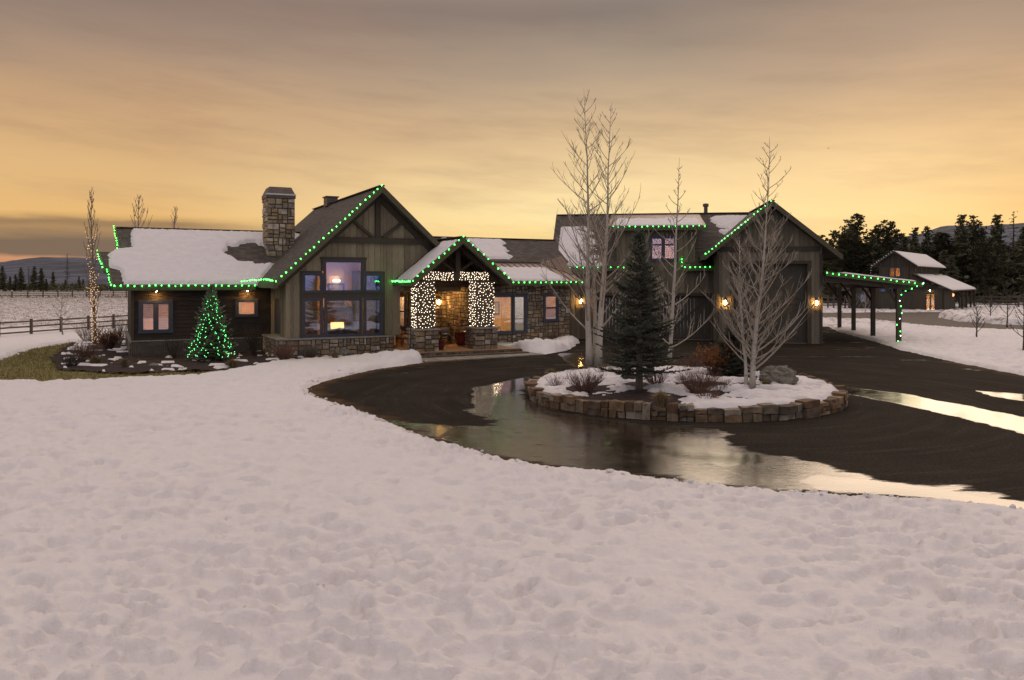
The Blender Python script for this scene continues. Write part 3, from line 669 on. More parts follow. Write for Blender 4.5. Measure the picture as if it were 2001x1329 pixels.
# --- gable wall
WIN = [(1.72, 3.69, 3.05, 4.66), (.72, 1.70, 3.05, 4.02), (3.71, 4.66, 3.05, 4.02), (.72, 1.70, .92, 2.80), (1.78, 3.63, .92, 2.80), (3.71, 4.66, .92, 2.80)]
mb = MB(); boards(mb, 0, 5.5, 0, .92, lambda u: gz(u)-.3, [(.66, 4.72, .92, 4.02), (1.66, 3.75, 4.02, 4.71)], .305, .02, 1)
boards(mb, 5.5, 8.9, 0, 3.1, lambda u: gz(u)-.3, [], .305, .02, 2); mb.build('gable_wall', 'siding', HS)
mb = MB(); boards(mb, .16, 3.9, .0, .92, 3.45, [(1.5, 3.0, 1.0, 2.75)], .30, .02, 3, 'v'); mb.build('return_wall', 'siding', HS)
for q in ((-.06, .13, -.05, .15, .92, 3.5), (-.03, .2, 3.7, 3.9, .92, 3.4), (5.42, 5.56, -.04, .15, .92, 3.4)): mb = MB(); mb.box(*q); mb.build('corner_board', 'siding', HS)
# mullion field between the windows
mb = MB(); mb.box(.66, 4.72, -.03, .12, 2.80, 3.05)
mb.box(.60, .72, -.04, .12, .86, 4.09); mb.box(4.66, 4.78, -.04, .12, .86, 4.09); mb.box(.72, 1.66, -.045, .12, 4.02, 4.10); mb.box(3.75, 4.66, -.045, .12, 4.02, 4.10)
mb.box(1.60, 1.72, -.05, .12, 4.10, 4.70); mb.box(3.69, 3.81, -.05, .12, 4.10, 4.70); mb.box(1.56, 3.85, -.06, .12, 4.66, 4.78); mb.build('window_surround', 'trim', HS)
for i, q in enumerate(WIN): window(HS, *q, 0, tw=.09)
sh = MB(); sh.box(.02, .06, 1.5, 3.0, 1.0, 2.75); sh.build('side_window', 'frame', HS)
pf = [(.17, .35), (5.4, .35), (5.4, 4.9), (1.05, 4.9), (.17, 4.08)]; mb = MB()
for (a, b2) in zip(pf, pf[1:]+pf[:1]): mb.add([(a[0], .16, a[1]), (b2[0], .16, b2[1]), (b2[0], 6.6, b2[1]), (a[0], 6.6, a[1])], [(0, 1, 2, 3)])
mb.add([(q[0], 6.6, q[1]) for q in pf], [(0, 1, 2, 3, 4)]); mb.build('inner_wall', 'plaster', HS)
mb = MB(); mb.lathe([(.02, 4.86), (.55, 4.82), (.55, 4.7), (.02, 4.66)], 12, 2.4, 3.8); mb.build('ceiling_light', 'lamp_soft', HS)
mb = MB(); mb.box(.2, 5.38, .17, 6.58, .355, .40); mb.build('inner_floor', 'floorwood', HS)
# truss on the gable
T0 = gz(0)-.3
mb = MB(); mb.box(1.62, 7.2, -.16, -.022, 5.48, 5.76); mb.box(4.27, 4.53, -.15, -.022, 5.76, 7.85)
mb.beam((4.15, -.09, 5.78), (3.05, -.09, 6.62), .13, .16, up=(0, 1, 0)); mb.beam((4.65, -.09, 5.78), (5.75, -.09, 6.62), .13, .16, up=(0, 1, 0))
for sg in (-1, 1):
    mb.prism([(PK_U, -.14, gz(PK_U)-.28), (PK_U+sg*4.75, -.14, gz(PK_U+4.75)-.28), (PK_U+sg*4.75, -.14, gz(PK_U+4.75)-.62), (PK_U, -.14, gz(PK_U)-.64)], (0, .115, 0))
mb.build('truss', 'trim', HS)
# stone base and its cap
mo = MB(); mb = MB(); stones(mb, -.45, 5.2, -.22, -.05, .84, seed=4, mortar=mo, tint=1.4); stones(mb, -.2, 3.7, -.45, -.05, .84, seed=5, axis='v', mortar=mo, tint=1.4)
mo.build('base_mortar', 'mortar', HS); mb.build('stone_base', 'stone', HS)
mb = MB(); mb.box(-.52, 5.28, -.30, .02, .845, .915); mb.box(-.52, .02, .02, 3.72, .845, .915); mb.build('base_cap', 'cap', HS)
# --- roofs
def gable_roof(parent, pu, pz, sl, half, v0, v1, th=.20, hl=None, name='roof', vl1=None):
    for sg in (-1, 1):
        ve = vl1 if (sg < 0 and vl1 is not None) else v1
        mb = MB(); mb.prism([(pu, v0, pz), (pu+sg*half, v0, pz-sl*half), (pu+sg*half, ve, pz-sl*half), (pu, ve, pz)], (0, 0, -th)); mb.build(name, 'shingle', parent)
        f = MB(); f.prism([(pu, v0-.06, pz+.02), (pu+sg*(half+.02), v0-.06, pz-sl*(half+.02)+.02), (pu+sg*(half+.02), v0-.06, pz-sl*(half+.02)-.30), (pu, v0-.06, pz-.32)], (0, .057, 0))
        f.box(*sorted((pu+sg*(half+.003), pu+sg*(half+.06))), v0-.06, ve, pz-sl*half-.27, pz-sl*half-.01); f.build('fascia', 'trim_olive', parent)
    r_ = MB(); r_.beam((pu, v0-.02, pz+.02), (pu, v1, pz+.02), .26, .05); r_.build('ridge_cap', 'shingle', parent)
gable_roof(HS, PK_U, PK_Z, SL, 5.1, -.8, 13.5)
vz = lambda v: 3.4+.583*(v-3.3)
L = [(-7.27, 3.3), (-7.42, 4.7), (-7.62, 4.7), (-7.85, 6.1), (-6.93, 6.1), (-7.1, 8.5), (2.42, 8.5), (-.87, 3.3)]
mb = MB(); mb.prism([(u, v, vz(v)) for u, v in L], (0, 0, -.18)); mb.prism([(-7.1, 8.5, vz(8.5)), (-7.1, 13.7, 3.4), (2.4, 13.7, 3.4), (2.42, 8.5, vz(8.5))], (0, 0, -.18)); mb.build('roof', 'shingle', HS)
mb = MB(); mb.beam((-7.1, 8.5, vz(8.5)+.02), (2.42, 8.5, vz(8.5)+.02), .24, .05); mb.build('ridge_cap', 'shingle', HS)
f = MB(); f.box(-7.3, -.9, 3.24, 3.297, 3.17, 3.43)
for (a, b2) in ((0, 1), (1, 2), (2, 3), (3, 4), (4, 5)):
    A, B = L[a], L[b2]
    f.prism([(A[0]-.06, A[1], vz(A[1])+.03), (B[0]-.06, B[1]+.001, vz(B[1])+.03), (B[0]-.06, B[1]+.001, vz(B[1])-.25), (A[0]-.06, A[1], vz(A[1])-.25)], (.057, .02 if A[1] == B[1] else 0, 0))
f.build('fascia', 'trim_olive', HS)
pu, pz_, psl = 7.86, 5.76, .81
gable_roof(HS, pu, pz_, psl, 2.62, -2.7, 4.2, .18, vl1=-.03)
# connector: standing seam metal below, shingles above
mb = MB(); mz = lambda v: 3.6+.40*(v-1.7)
mb.prism([(9.9, 1.7, mz(1.7)), (17.45, 1.7, mz(1.7)), (17.45, 4.5, mz(4.5)), (9.0, 4.5, mz(4.5))], (0, 0, -.14))
u = 10.0
while u < 17.4: mb.beam((u, 1.7, mz(1.7)+.02), (u, 4.5, mz(4.5)+.02), .03, .05); u += .42
mb.build('metal_roof', 'metalroof', HS)
cz = lambda v: 4.74+.52*(v-4.45)
mb = MB(); mb.prism([(6.3, 4.45, cz(4.45)+.05), (19., 4.45, cz(4.45)+.05), (19., 7.5, cz(7.5)), (6.3, 7.5, cz(7.5))], (0, 0, -.16)); mb.prism([(6.3, 7.5, cz(7.5)), (19, 7.5, cz(7.5)), (19, 12, 3.9), (6.3, 12, 3.9)], (0, 0, -.16)); mb.build('roof', 'shingle', HS)
mb = MB(); mb.beam((6.3, 7.5, cz(7.5)+.02), (19, 7.5, cz(7.5)+.02), .24, .05); mb.build('ridge_cap', 'shingle', HS)
# hipped metal piece against the garage
mb = MB(); mb.prism([(16.0, 4.42, mz(4.42)+.03), (17.4, 2.6, mz(2.6)+.03), (17.6, 4.42, mz(4.42)+.5)], (0, 0, -.05))
for k_ in (.25, .5, .75): mb.beam(Vector((16.0, 4.42, mz(4.42)+.05)).lerp(Vector((17.4, 2.6, mz(2.6)+.05)), k_), Vector((16.0, 4.42, mz(4.42)+.05)).lerp(Vector((17.6, 4.42, mz(4.42)+.52)), k_), .03, .04); mb.build('metal_hip', 'metalroof', HS)
f = MB(); f.box(9.9, 17.5, 1.64, 1.697, 3.36, 3.62); f.build('fascia', 'trim_olive', HS)
for (u, v, zt) in ((12.75, 1.60, 3.4), (5.2, -2.62, 3.5)):
    m_ = MB(); m_.tube([(u, v, zt), (u+.01, v, zt*.5), (u, v, .03)], .02, 5); m_.build('rain_chain', 'black', HS)
# --- left wing walls
LW = [(-6.2, -4.68, 1.10, 2.72), (-1.78, -.68, 1.80, 2.72)]
mb = MB(); hboards(mb, -6.42, -.02, 3.9, .74, 3.3, [(q[0]+.05, q[1]-.05, q[2]+.05, q[3]-.05) for q in LW], seed=6); mb.build('left_wall', 'siding_dark', HS)
mb = MB(); hboards(mb, 4.0, 12.8, -6.48, .74, 3.4, seed=7, axis='v'); mb.prism([(-6.40, 3.95, 3.3), (-6.40, 8.5, 6.15), (-6.40, 12.9, 3.3)], (.1, 0, 0)); mb.build('end_wall', 'siding_dark', HS)
mb = MB(); mb.box(-6.53, -6.40, 3.83, 4.0, .76, 3.2); mb.build('corner_board', 'trim', HS)
mb = MB(); corrugated(mb, -6.55, -.45, 3.78, -.05, .72); corrugated(mb, 3.78, 12.9, -6.58, -.05, .72, 'v'); mb.build('metal_skirt', 'corr', HS)
mb = MB(); mb.box(-6.63, -.45, 3.74, 3.92, .72, .765); mb.box(-6.63, -6.46, 3.92, 12.9, .72, .765); mb.build('skirt_cap', 'cap', HS)
w1 = window(HS, *LW[0], 3.9, cols=(.5,), tw=.16)
w2 = window(HS, *LW[1], 3.9, tw=.13)
for (a, b2, ks) in ((-6.0, -5.52, range(6, 15)), (-5.36, -4.88, range(15))):
    m_ = MB()
    for i in ks: z = 1.26+i*.092; m_.add([(a, 4.10, z), (b2, 4.10, z), (b2, 4.14, z+.058), (a, 4.14, z+.058)], [(0, 1, 2, 3)])
    m_.build('blind', 'blind', w1)
room(HS, -6.25, -3.6, 4.06, 7.4, .5, 3.05, 'plaster', 'lamp_soft', .55, (-4.3, 5.2))
room(HS, -2.6, -.25, 4.06, 7.2, .5, 3.05, 'plaster', 'lamp_soft', .5, (-1.6, 5.6))
mb = MB(); mb.box(-1.5, -1.0, 7.08, 7.16, 1.75, 2.5); mb.build('picture', 'paper', HS)
for x in (-5.44, -1.23):
    m_ = MB(); m_.lathe([(.06, 3.20), (.075, 3.12)], 12, x, 3.64); m_.build('soffit_can', 'black', HS); m_ = MB(); m_.lathe([(.01, 3.119), (.055, 3.110)], 12, x, 3.64); m_.build('soffit_lamp', 'soffit', HS)
mb = MB(); mb.box(-7.2, -.9, 3.35, 3.9, 3.19, 3.205); mb.build('soffit', 'trim', HS)
# --- snow on the roofs
def lmask(A, B):
    d = np.minimum(np.minimum(B-3.33, 8.34-B), 20)
    le = np.interp(B, [3.3, 4.55, 4.8, 5.9, 6.25, 6.4, 8.5], [-6.85, -7.0, -7.45, -7.5, -7.2, -6.45, -6.45])
    d = np.minimum(d, A-le); d = np.minimum(d, -(A-(-.80+(B-3.3)*.633)))
    hole = .95-np.hypot((A+.55)/1.35, (B-6.25)/1.0)+.22*fbm(A*1.6, B*1.2, 3, 9)
    band_ = np.minimum(.55-np.abs(B-5.7-.15*(A+.5)), np.minimum(A+.6, 3-A)); return np.minimum(d, -np.maximum(hole*1.0, band_))
snow_patch(HS, lambda A, B: (A, B, vz(B)), -7.9, 2.5, 3.3, 8.5, lmask, .15, .055, seed=1)
snow_patch(HS, lambda A, B: (A, B, cz(B)+.06), 10.6, 15.3, 4.45, 7.5, lambda A, B: np.minimum(np.minimum(B-4.75, 7.3-B), np.minimum(A-10.8, 14.9-A-.25*(7.3-B)+.25*fbm(A, B*2, 3, 8))), .09, .07, seed=2)
snow_patch(HS, lambda A, B: (A, B, mz(B)), 9.8, 17.3, 1.7, 4.5, lambda A, B: np.minimum(np.minimum(B-1.72, 3.75-B+.08*np.sin(A*15)), np.minimum(A-9.9, 16.6-A-.3*(B-1.7))), .10, .06, seed=3)
snow_patch(HS, lambda A, B: (A, B, pz_-psl*(pu-A)), 5.24, 7.86, -2.7, -.05, lambda A, B: np.minimum(np.minimum(A-5.27, 7.72-A), np.minimum(B+2.55, -.35-B-.08*(A-5.2))), .10, .05, seed=4)
snow_patch(HS, lambda A, B: (A, B, gz(A)), -.7, 2.2, 5.0, 9.4, lambda A, B: np.minimum(.5-np.abs(A-1.9+.2*(B-7.5)), np.minimum(B-7.5, 9.2-B)), .09, .07, seed=5)
# --- chimney
mo = MB(); mb = MB(); cu0, cu1, cv0, cv1 = .15, 1.62, 6.0, 7.45
stones(mb, cu0, cu1, cv0, 3.9, 8.12, seed=11, mortar=None, sz=1.1, tint=1.6); stones(mb, cv0, cv1, cu0, 3.9, 8.12, seed=12, axis='v', sz=1.1, tint=1.6)
mo.box(cu0+.03, cu1, cv0+.03, cv1, 3.9, 8.12); ch = mb.build('chimney', 'stone', HS); mo.build('chimney_core', 'mortar', ch)
mb = MB(); a, b2, c, d = cu0-.04, cu1+.04, cv0-.04, cv1+.04
mb.box(a, b2, c, d, 8.12, 8.30); k = .2
mb.add([(a, c, 8.30), (b2, c, 8.30), (b2, d, 8.30), (a, d, 8.30), (a+k, c+k, 8.74), (b2-k, c+k, 8.74), (b2-k, d-k, 8.74), (a+k, d-k, 8.74)], [(0, 1, 5, 4), (1, 2, 6, 5), (2, 3, 7, 6), (3, 0, 4, 7), (4, 5, 6, 7)]); mb.build('chimney_cap', 'rust', ch)
mb = MB(); mb.box(a-.02, b2+.02, c-.03, c+.1, 8.285, 8.36); mb.build('cap_snow', 'snow', ch)
mb = MB(); mb.box(4.1, 4.75, 8.9, 9.7, 8.1, 8.62); mb.box(4.03, 4.82, 8.83, 9.77, 8.62, 8.68); mb.build('roof_vent', 'rust', HS)
# --- porch alcove
mo = MB(); mb = MB()
PW = (6.22, 6.98, 1.05, 2.92)
stones(mb, 5.5, 9.3, 2.9, .2, 3.5, [PW, (7.05, 7.62, .25, 2.95)], seed=21, mortar=mo, tint=1.3)
stones(mb, -.1, 2.9, 9.3, .2, 3.5, seed=22, axis='v', mortar=mo, sz=.75, tint=1.3)
stones(mb, 9.3, 10.3, -.1, .2, 3.5, seed=23, mortar=mo, tint=1.3)
mb.build('porch_wall', 'stone', HS); mo.build('porch_mortar', 'mortar', HS)
window(HS, *PW, 2.9, rows=(.5,), tw=.12)
mb = MB(); mb.box(7.05, 7.62, 2.86, 3.0, .25, 2.95); mb.build('front_door', 'trim', HS)
room(HS, 5.6, 7.3, 3.1, 6.4, .35, 3.1, 'plaster', 'lamp_pale', .25, (6.6, 4.2))
mb = MB(); mb.box(5.5, 10.3, -.08, 2.9, 3.42, 3.48); mb.build('porch_ceiling', 'wood', HS)
mb = MB(); boards(mb, 5.6, 10.2, -.16, 3.3, lambda u: pz_-psl*abs(u-pu)-.25, [], .3, .01, 9, back=.05); mb.build('porch_gable', 'wood', HS)
mb = MB(); mb.box(4.95, 10.9, -2.95, 2.9, -.02, .25); mb.build('porch_floor', 'deck', HS)
mo = MB(); mb = MB(); stones(mb, 4.9, 10.95, -3.02, -.02, .22, seed=24, mortar=mo, sz=.8, tint=.6); mb.box(4.7, 11.1, -3.45, -3.03, -.03, .11, (.14, .115, .08)); mb.build('porch_step', 'stone', HS); mo.build('step_mortar', 'mortar', HS)
for (a0, a1, c0, c1, sd) in ((5.53, 6.71, 5.66, 6.55, 31), (8.62, 9.86, 8.76, 9.70, 32)):
    mo = MB(); mb = MB(); vf = -2.45; vb = vf+(a1-a0)
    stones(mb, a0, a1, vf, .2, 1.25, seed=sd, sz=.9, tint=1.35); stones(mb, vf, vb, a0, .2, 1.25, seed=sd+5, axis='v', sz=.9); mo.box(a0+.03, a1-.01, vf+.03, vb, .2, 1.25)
    pd = mb.build('pedestal', 'stone', HS); mo.build('pedestal_core', 'mortar', pd); cp = MB(); cp.box(a0-.06, a1+.06, vf-.06, vb+.06, 1.25, 1.33); cp.build('pedestal_cap', 'cap', pd)
    m_ = MB(); cw = c1-c0; m_.box(c0, c1, vf+.14, vf+.14+cw, 1.33, 3.62); m_.build('porch_column', 'post', HS)
mb = MB(); mb.box(5.9, 9.6, -2.12, -1.72, 3.63, 4.08); mb.build('porch_beam', 'post', HS)
mb = MB(); mb.box(7.74, 7.98, -2.08, -1.78, 4.09, 5.45); mb.beam((7.7, -1.93, 4.12), (6.75, -1.93, 4.75), .12, .14, up=(0, 1, 0)); mb.beam((8.02, -1.93, 4.12), (8.97, -1.93, 4.75), .12, .14, up=(0, 1, 0))
for sg in (-1, 1): mb.prism([(pu, -2.1, pz_-.25), (pu+sg*2.2, -2.1, pz_-psl*2.2-.25), (pu+sg*2.2, -2.1, pz_-psl*2.2-.5), (pu, -2.1, pz_-.5)], (0, .3, 0))
mb.build('porch_truss', 'post', HS)
mb = MB(); mb.lathe([(.02, 3.415), (.10, 3.41), (.10, 3.38), (.02, 3.375)], 12, 8.45, 1.3); mb.build('porch_downlight', mat_emit('porch_lamp', (1, .52, .16), 380), HS)
# --- connector wall
CW = [(11.62, 14.05, .62, 2.92), (15.1, 16.15, 1.25, 2.88)]
mo = MB(); mb = MB(); stones(mb, 10.2, 16.9, 2.3, -.05, 3.5, [(q[0]+.04, q[1]-.04, q[2]+.04, q[3]-.04) for q in CW], seed=41, mortar=mo, tint=1.3)
mb.build('stone_wall', 'stone', HS); mo.build('stone_mortar', 'mortar', HS)
window(HS, *CW[0], 2.3, cols=(.64,), tw=.17); window(HS, *CW[1], 2.3, rows=(.5,), tw=.13)
room(HS, 10.6, 14.6, 2.5, 6.2, .4, 3.15, 'plaster', 'lamp_pale', .55, (12.9, 4.2))
room(HS, 14.8, 16.8, 2.5, 5.5, .4, 3.15, 'plaster', 'lamp_soft', .2, (15.8, 4.2))
mb = MB(); mb.box(13.45, 14.15, 6.12, 6.18, 1.55, 2.35); mb.build('picture', 'interior_dark', HS); mb = MB(); mb.box(13.54, 14.06, 6.10, 6.12, 1.64, 2.26); mb.build('picture_mat', 'paper', HS)
mb = MB(); mb.box(11.6, 13.0, 5.0, 5.9, 1.05, 1.1); mb.box(11.7, 11.78, 5.05, 5.12, .4, 1.05); mb.box(12.85, 12.93, 5.05, 5.12, .4, 1.05); mb.build('desk', 'wood', HS)
mb = MB(); mb.box(14.48, 14.58, 3.3, 4.9, .42, 2.7); mb.build('blue_reflection_panel', 'fabric', HS)  # added blue panel, stands in for the blue reflection in the window
# --- things in the living room
mb = MB(); mb.box(3.85, 4.2, 6.36, 6.40, 3.62, 3.66); mb.build('added_fill_lamp', 'lamp_pale', HS)  # added warm lamp, there to brighten the wall around the picture
fp = MB(); fp.box(3.3, 4.75, 6.25, 6.58, .35, 2.05); fp.build('fireplace', 'wood', HS); fp = MB(); fp.box(3.15, 4.9, 6.15, 6.6, 2.05, 2.16); fp.build('mantel', 'interior_dark', HS)
fp = MB(); fp.box(3.65, 4.4, 6.23, 6.25, .55, 1.3); fp.build('fire', mat_emit('firelight', (1, .50, .13), 3.2), HS)
bc = MB(); bc.box(.25, 2.9, 6.2, 6.58, .41, 4.0); bc.box(4.95, 5.37, 2.2, 6.55, .41, 4.2); bc.build('added_dark_block', 'interior_dark', HS)  # added dark blocks keep the room dark on both sides of the fireplace
pc = MB(); pc.box(3.55, 4.5, 6.50, 6.56, 2.3, 3.5); pc.build('picture_frame', 'interior_dark', HS); pc = MB(); pc.box(3.66, 4.39, 6.48, 6.50, 2.41, 3.39); pc.build('picture', 'paper', HS)
sf = thing('sofa', 'blue grey sofa behind the big lower gable window', 'sofa', HF.W((3.1, 2.6, .35)), HF.rz)
m_ = MB(); m_.box(-1., 1., -.42, .42, .12, .42); m_.build('seat', 'fabric', sf); m_ = MB(); m_.ico((0, -.42, .55), .5, 2, (2., .36, .62), 1., .12, 3); m_.build('backrest', 'fabric', sf, True)
for x in (-.5, .1, .55): m_ = MB(); m_.ico((x, .05, .62), .27, 2, (1, .6, .9), 1., .15, int(x*10)+9); m_.build('cushion', 'fabric', sf, True)
for x in (-.9, .9):
    for y in (-.35, .35): m_ = MB(); m_.box(x-.04, x+.04, y-.04, y+.04, 0, .12); m_.build('leg', 'wood', sf)
# --- lanterns, chairs and pots of the porch
lantern(HF.W((8.72, 2.83, 2.46)), HF.rz, 'lit lantern on the stone porch wall between the two fairy lit columns')
def chair(loc, rz, label, wood):
    c = thing('porch_chair', label, 'chair', loc, rz, 'chairs on the porch')
    m_ = MB(); m_.box(-.28, .28, -.27, .27, .40, .45); m_.build('seat', wood, c)
    m_ = MB(); hoop = [(-.27, .25, .45)]+[(.33*math.cos(a), .27+.12*math.sin(a), .72+.38*math.sin(a)) for a in np.linspace(math.pi, 0, 12)]+[(.27, .25, .45)]; m_.tube(hoop, .022, 6)
    for x in (-.16, -.05, .05, .16): m_.tube([(x, .25, .45), (x*1.15, .36, .72+.36*math.sqrt(1-(x*1.15/.33)**2))], .012, 4)
    m_.build('backrest', wood, c)
    m_ = MB(); m_.ico((0, -.02, .50), .25, 2, (1, .95, .28)); m_.ico((0, .2, .70), .2, 2, (1, .35, .95)); m_.build('cushion', 'fabric' if wood == 'black' else 'paper', c, True)
    for sx in (-1, 1):
        for sy in (-1, 1): m_ = MB(); m_.tube([(sx*.25, sy*.24, .42), (sx*.27, sy*.27, .0)], .02, 5); m_.build('leg', wood, c)
        m_ = MB(); m_.tube([(sx*.3, .26, .66), (sx*.31, -.05, .66), (sx*.3, -.26, .62), (sx*.27, -.26, .43)], .02, 5); m_.build('armrest', wood, c)
chair(HF.W((6.0, 1.0, .25)), HF.rz+.5, 'brown bentwood chair on the porch left of the left fairy lit column', 'wood')
chair(HF.W((8.75, 1.7, .25)), HF.rz-.3, 'dark round backed chair on the porch below the wall lantern', 'black')
def pot(loc, r, h, label):
    p = thing('plant_pot', label, 'plant pot', loc, 0, 'red glazed pots on the porch')
    m_ = MB(); m_.lathe([(r*.62, 0), (r*.8, h*.12), (r, h*.6), (r*.95, h*.9), (r*1.08, h*.93), (r*1.08, h), (r*.92, h), (r*.9, h*.86), (.01, h*.84)], 20); m_.build('pot', 'pot', p, True)
    m_ = MB(); m_.ico((0, 0, h*.84), r*.85, 2, (1, 1, .12), 1., .2, 5); m_.build('soil', 'mulch', p, True)
pot(HF.W((9.0, .1, .25)), .36, .72, 'larger dark red glazed pot left of the right porch pedestal')
pot(HF.W((7.05, -1.7, .25)), .24, .46, 'smaller dark red pot beside the left porch pedestal')

# ------------------------------------------------------------------ garage block
GS = thing('garage', 'dark board and batten garage with tall gabled bay and upstairs dormer', 'garage', GF.loc, GF.rz)
GU, GZ, GSL = -2.87, 8.22, .815
g2 = lambda u: GZ-GSL*abs(u-GU)
mb = MB(); boards(mb, -5.89, 0, 0, -.03, lambda u: g2(u)-.3, [(-4.96, -.77, -.05, 4.62)], .29, .02, 51); mb.build('gable_wall', 'siding_garage', GS)
for q in ((-.12, .035, -.045, .1, -.03, 5.2), (-5.93, -5.78, -.045, .1, -.03, 5.2)): mb = MB(); mb.box(*q); mb.build('corner_board', 'trim', GS)
mb = MB(); boards(mb, .1, 14, -5.9, -.03, 5.3, [], .3, .02, 52, 'v'); mb.box(-.08, .0, .1, 14, -.03, 5.3); mb.build('side_wall', 'siding_garage', GS)
mb = MB(); mb.box(-5.77, -.13, -.10, -.022, 5.36, 5.62); mb.build('gable_band', 'trim', GS)
mb = MB(); mb.box(-5.14, -4.96, -.06, .1, -.03, 4.8); mb.box(-.77, -.59, -.06, .1, -.03, 4.8); mb.box(-4.96, -.77, -.06, .1, 4.62, 4.8); mb.build('door_surround', 'trim', GS)
def xdoor(parent, u0, u1, v, z0, z1, rows, leaves=2):
    d = MB(); n = int((u1-u0)/.2)
    for i in range(n): a = u0+(u1-u0)*i/n; b2 = u0+(u1-u0)*(i+1)/n; d.box(a+.004, b2-.004, v, v+.05, z0, z1)
    o = d.build('door', 'door', parent); m_ = MB(); tw = .16
    w_ = (u1-u0)/leaves
    for l in range(leaves):
        a, b2 = u0+l*w_+.004, u0+(l+1)*w_-.004
        m_.box(a, a+tw, v-.035, v-.003, z0, z1); m_.box(b2-tw, b2, v-.035, v-.003, z0, z1)
        hs = [z0+(z1-z0)*k/rows for k in range(rows+1)]
        for k, zz in enumerate(hs):
            q = (zz, zz+tw) if k == 0 else ((zz-tw, zz) if k == rows else (zz-tw/2, zz+tw/2)); m_.box(a+tw, b2-tw, v-.036, v-.003, *q)
        for k in range(rows):
            zl, zh = hs[k]+tw*.9, hs[k+1]-tw*.9
            m_.beam((a+tw, v-.016, zl), (b2-tw, v-.016, zh), .026, .15, up=(0, 1, 0)) if False else m_.prism([(a+tw, v-.033, zl), (a+tw+.17, v-.033, zl), (b2-tw, v-.033, zh), (b2-tw-.17, v-.033, zh)], (0, .03, 0))
            m_.prism([(b2-tw-.17, v-.030, zl), (b2-tw, v-.030, zl), (a+tw+.17, v-.030, zh), (a+tw, v-.030, zh)], (0, .028, 0))
    m_.build('brace', 'trim', o); return o
xdoor(GS, -4.96, -.77, .30, .02, 4.62, 2, 1)
mb = MB(); mb.box(-4.96, -.77, .22, .42, -.02, .02); mb.box(-13.0, -9.55, 2.14, 2.4, -.02, .02); mb.box(-9.08, -5.95, 2.14, 2.4, -.02, .02); mb.build('door_sill', 'concrete', GS)
gable_roof(GS, GU, GZ, GSL, 3.78, -.7, 15, .2)
GD = [(-9.08, -5.98, -.05, 2.72), (-13.0, -9.6, -.05, 2.72)]; DW = (-9.75, -8.05, 4.86, 6.42)
mb = MB(); boards(mb, -14.85, -5.91, 2, -.03, 4.28, GD, .29, .02, 53); mb.build('front_wall', 'siding_garage', GS)
mb = MB()
for q in GD: mb.box(q[0]-.14, q[0], 1.95, 2.1, -.03, 2.9); mb.box(q[1], q[1]+(.14 if q[1] < -6 else .06), 1.95, 2.1, -.03, 2.9); mb.box(q[0], q[1], 1.95, 2.1, 2.72, 2.9)
mb.box(-14.95, -14.82, 1.95, 2.1, -.03, 4.2); mb.build('door_surround', 'trim', GS)
for q in GD: xdoor(GS, q[0], q[1], 2.22, .02, 2.72, 1, 1)
mb = MB(); boards(mb, 2.1, 14, -14.88, -.03, lambda v: 4.3+.57*(min(v, 16-v)-2), [], .3, .02, 54, 'v'); mb.build('end_wall', 'siding_garage', GS)
ez = lambda v: 4.48+.572*(v-1.4); RZ = ez(8)
DU0, DU1 = -11.75, -7.0
mb = MB()
mb.prism([(-15.8, 1.4, ez(1.4)), (DU0, 1.4, ez(1.4)), (DU0, 8, RZ), (-15.95, 8, RZ)], (0, 0, -.18))
mb.prism([(DU1, 1.4, ez(1.4)), (-5.45, 1.4, ez(1.4)), (-5.45, 3.0, ez(3.0)), (-2.9, 8, RZ), (DU1, 8, RZ)], (0, 0, -.18))
mb.prism([(DU0+.003, 1.4, ez(1.4)), (DU0+.5, 1.4, ez(1.4)), (DU0+.5, 1.95, ez(1.95)), (DU0+.003, 1.95, ez(1.95))], (0, 0, -.18)); mb.prism([(DU1-.75, 1.4, ez(1.4)), (DU1-.003, 1.4, ez(1.4)), (DU1-.003, 1.95, ez(1.95)), (DU1-.75, 1.95, ez(1.95))], (0, 0, -.18))
mb.prism([(-15.95, 8, RZ), (-2.9, 8, RZ), (-2.9, 14.6, 4.48), (-15.8, 14.6, 4.48)], (0, 0, -.18)); mb.build('roof', 'shingle', GS)
f = MB()
for a, b2 in ((-15.85, DU0+.5), (DU1-.75, -5.45)): f.box(a, b2, 1.34, 1.397, 4.24, 4.50)
f.prism([(-15.86, 1.4, ez(1.4)+.02), (-16.01, 8, RZ+.02), (-16.01, 8, RZ-.26), (-15.86, 1.4, ez(1.4)-.24)], (.055, 0, 0)); f.build('fascia', 'trim_olive', GS)
mb = MB(); mb.beam((-15.95, 8, RZ+.03), (-2.9, 8, RZ+.03), .24, .05); mb.build('ridge_cap', 'shingle', GS)
# dormer
dz_ = lambda v: 6.98+.195*(v-1.5)
mb = MB(); boards(mb, DU0, DU1, 1.98, 4.25, 6.9, [(DW[0]+.05, DW[1]-.05, DW[2]+.05, DW[3]-.05)], .29, .02, 55)
for uu in (DU0, DU1-.1): mb.prism([(uu, 2.15, 4.3), (uu, 7.6, 8.0), (uu, 7.6, 8.05), (uu, 2.15, 6.92)], (.1, 0, 0))
mb.build('dormer_wall', 'siding_garage', GS)
mb = MB(); mb.prism([(-12.3, 1.5, dz_(1.5)), (-6.35, 1.5, dz_(1.5)), (-6.2, 7.96, dz_(7.96)), (-12.15, 7.96, dz_(7.96))], (0, 0, -.14)); mb.build('dormer_roof', 'metalroof', GS)
f = MB(); f.box(-12.33, -6.32, 1.44, 1.497, 6.72, 7.0); f.build('fascia', 'trim_olive', GS)
window(GS, *DW, 1.98, cols=(.5,), rows=(.68,), tw=.14)
room(GS, -10.6, -7.2, 2.2, 6.0, 4.5, 6.75, 'plaster', 'lamp_pale', .4, (-8.6, 3.6))
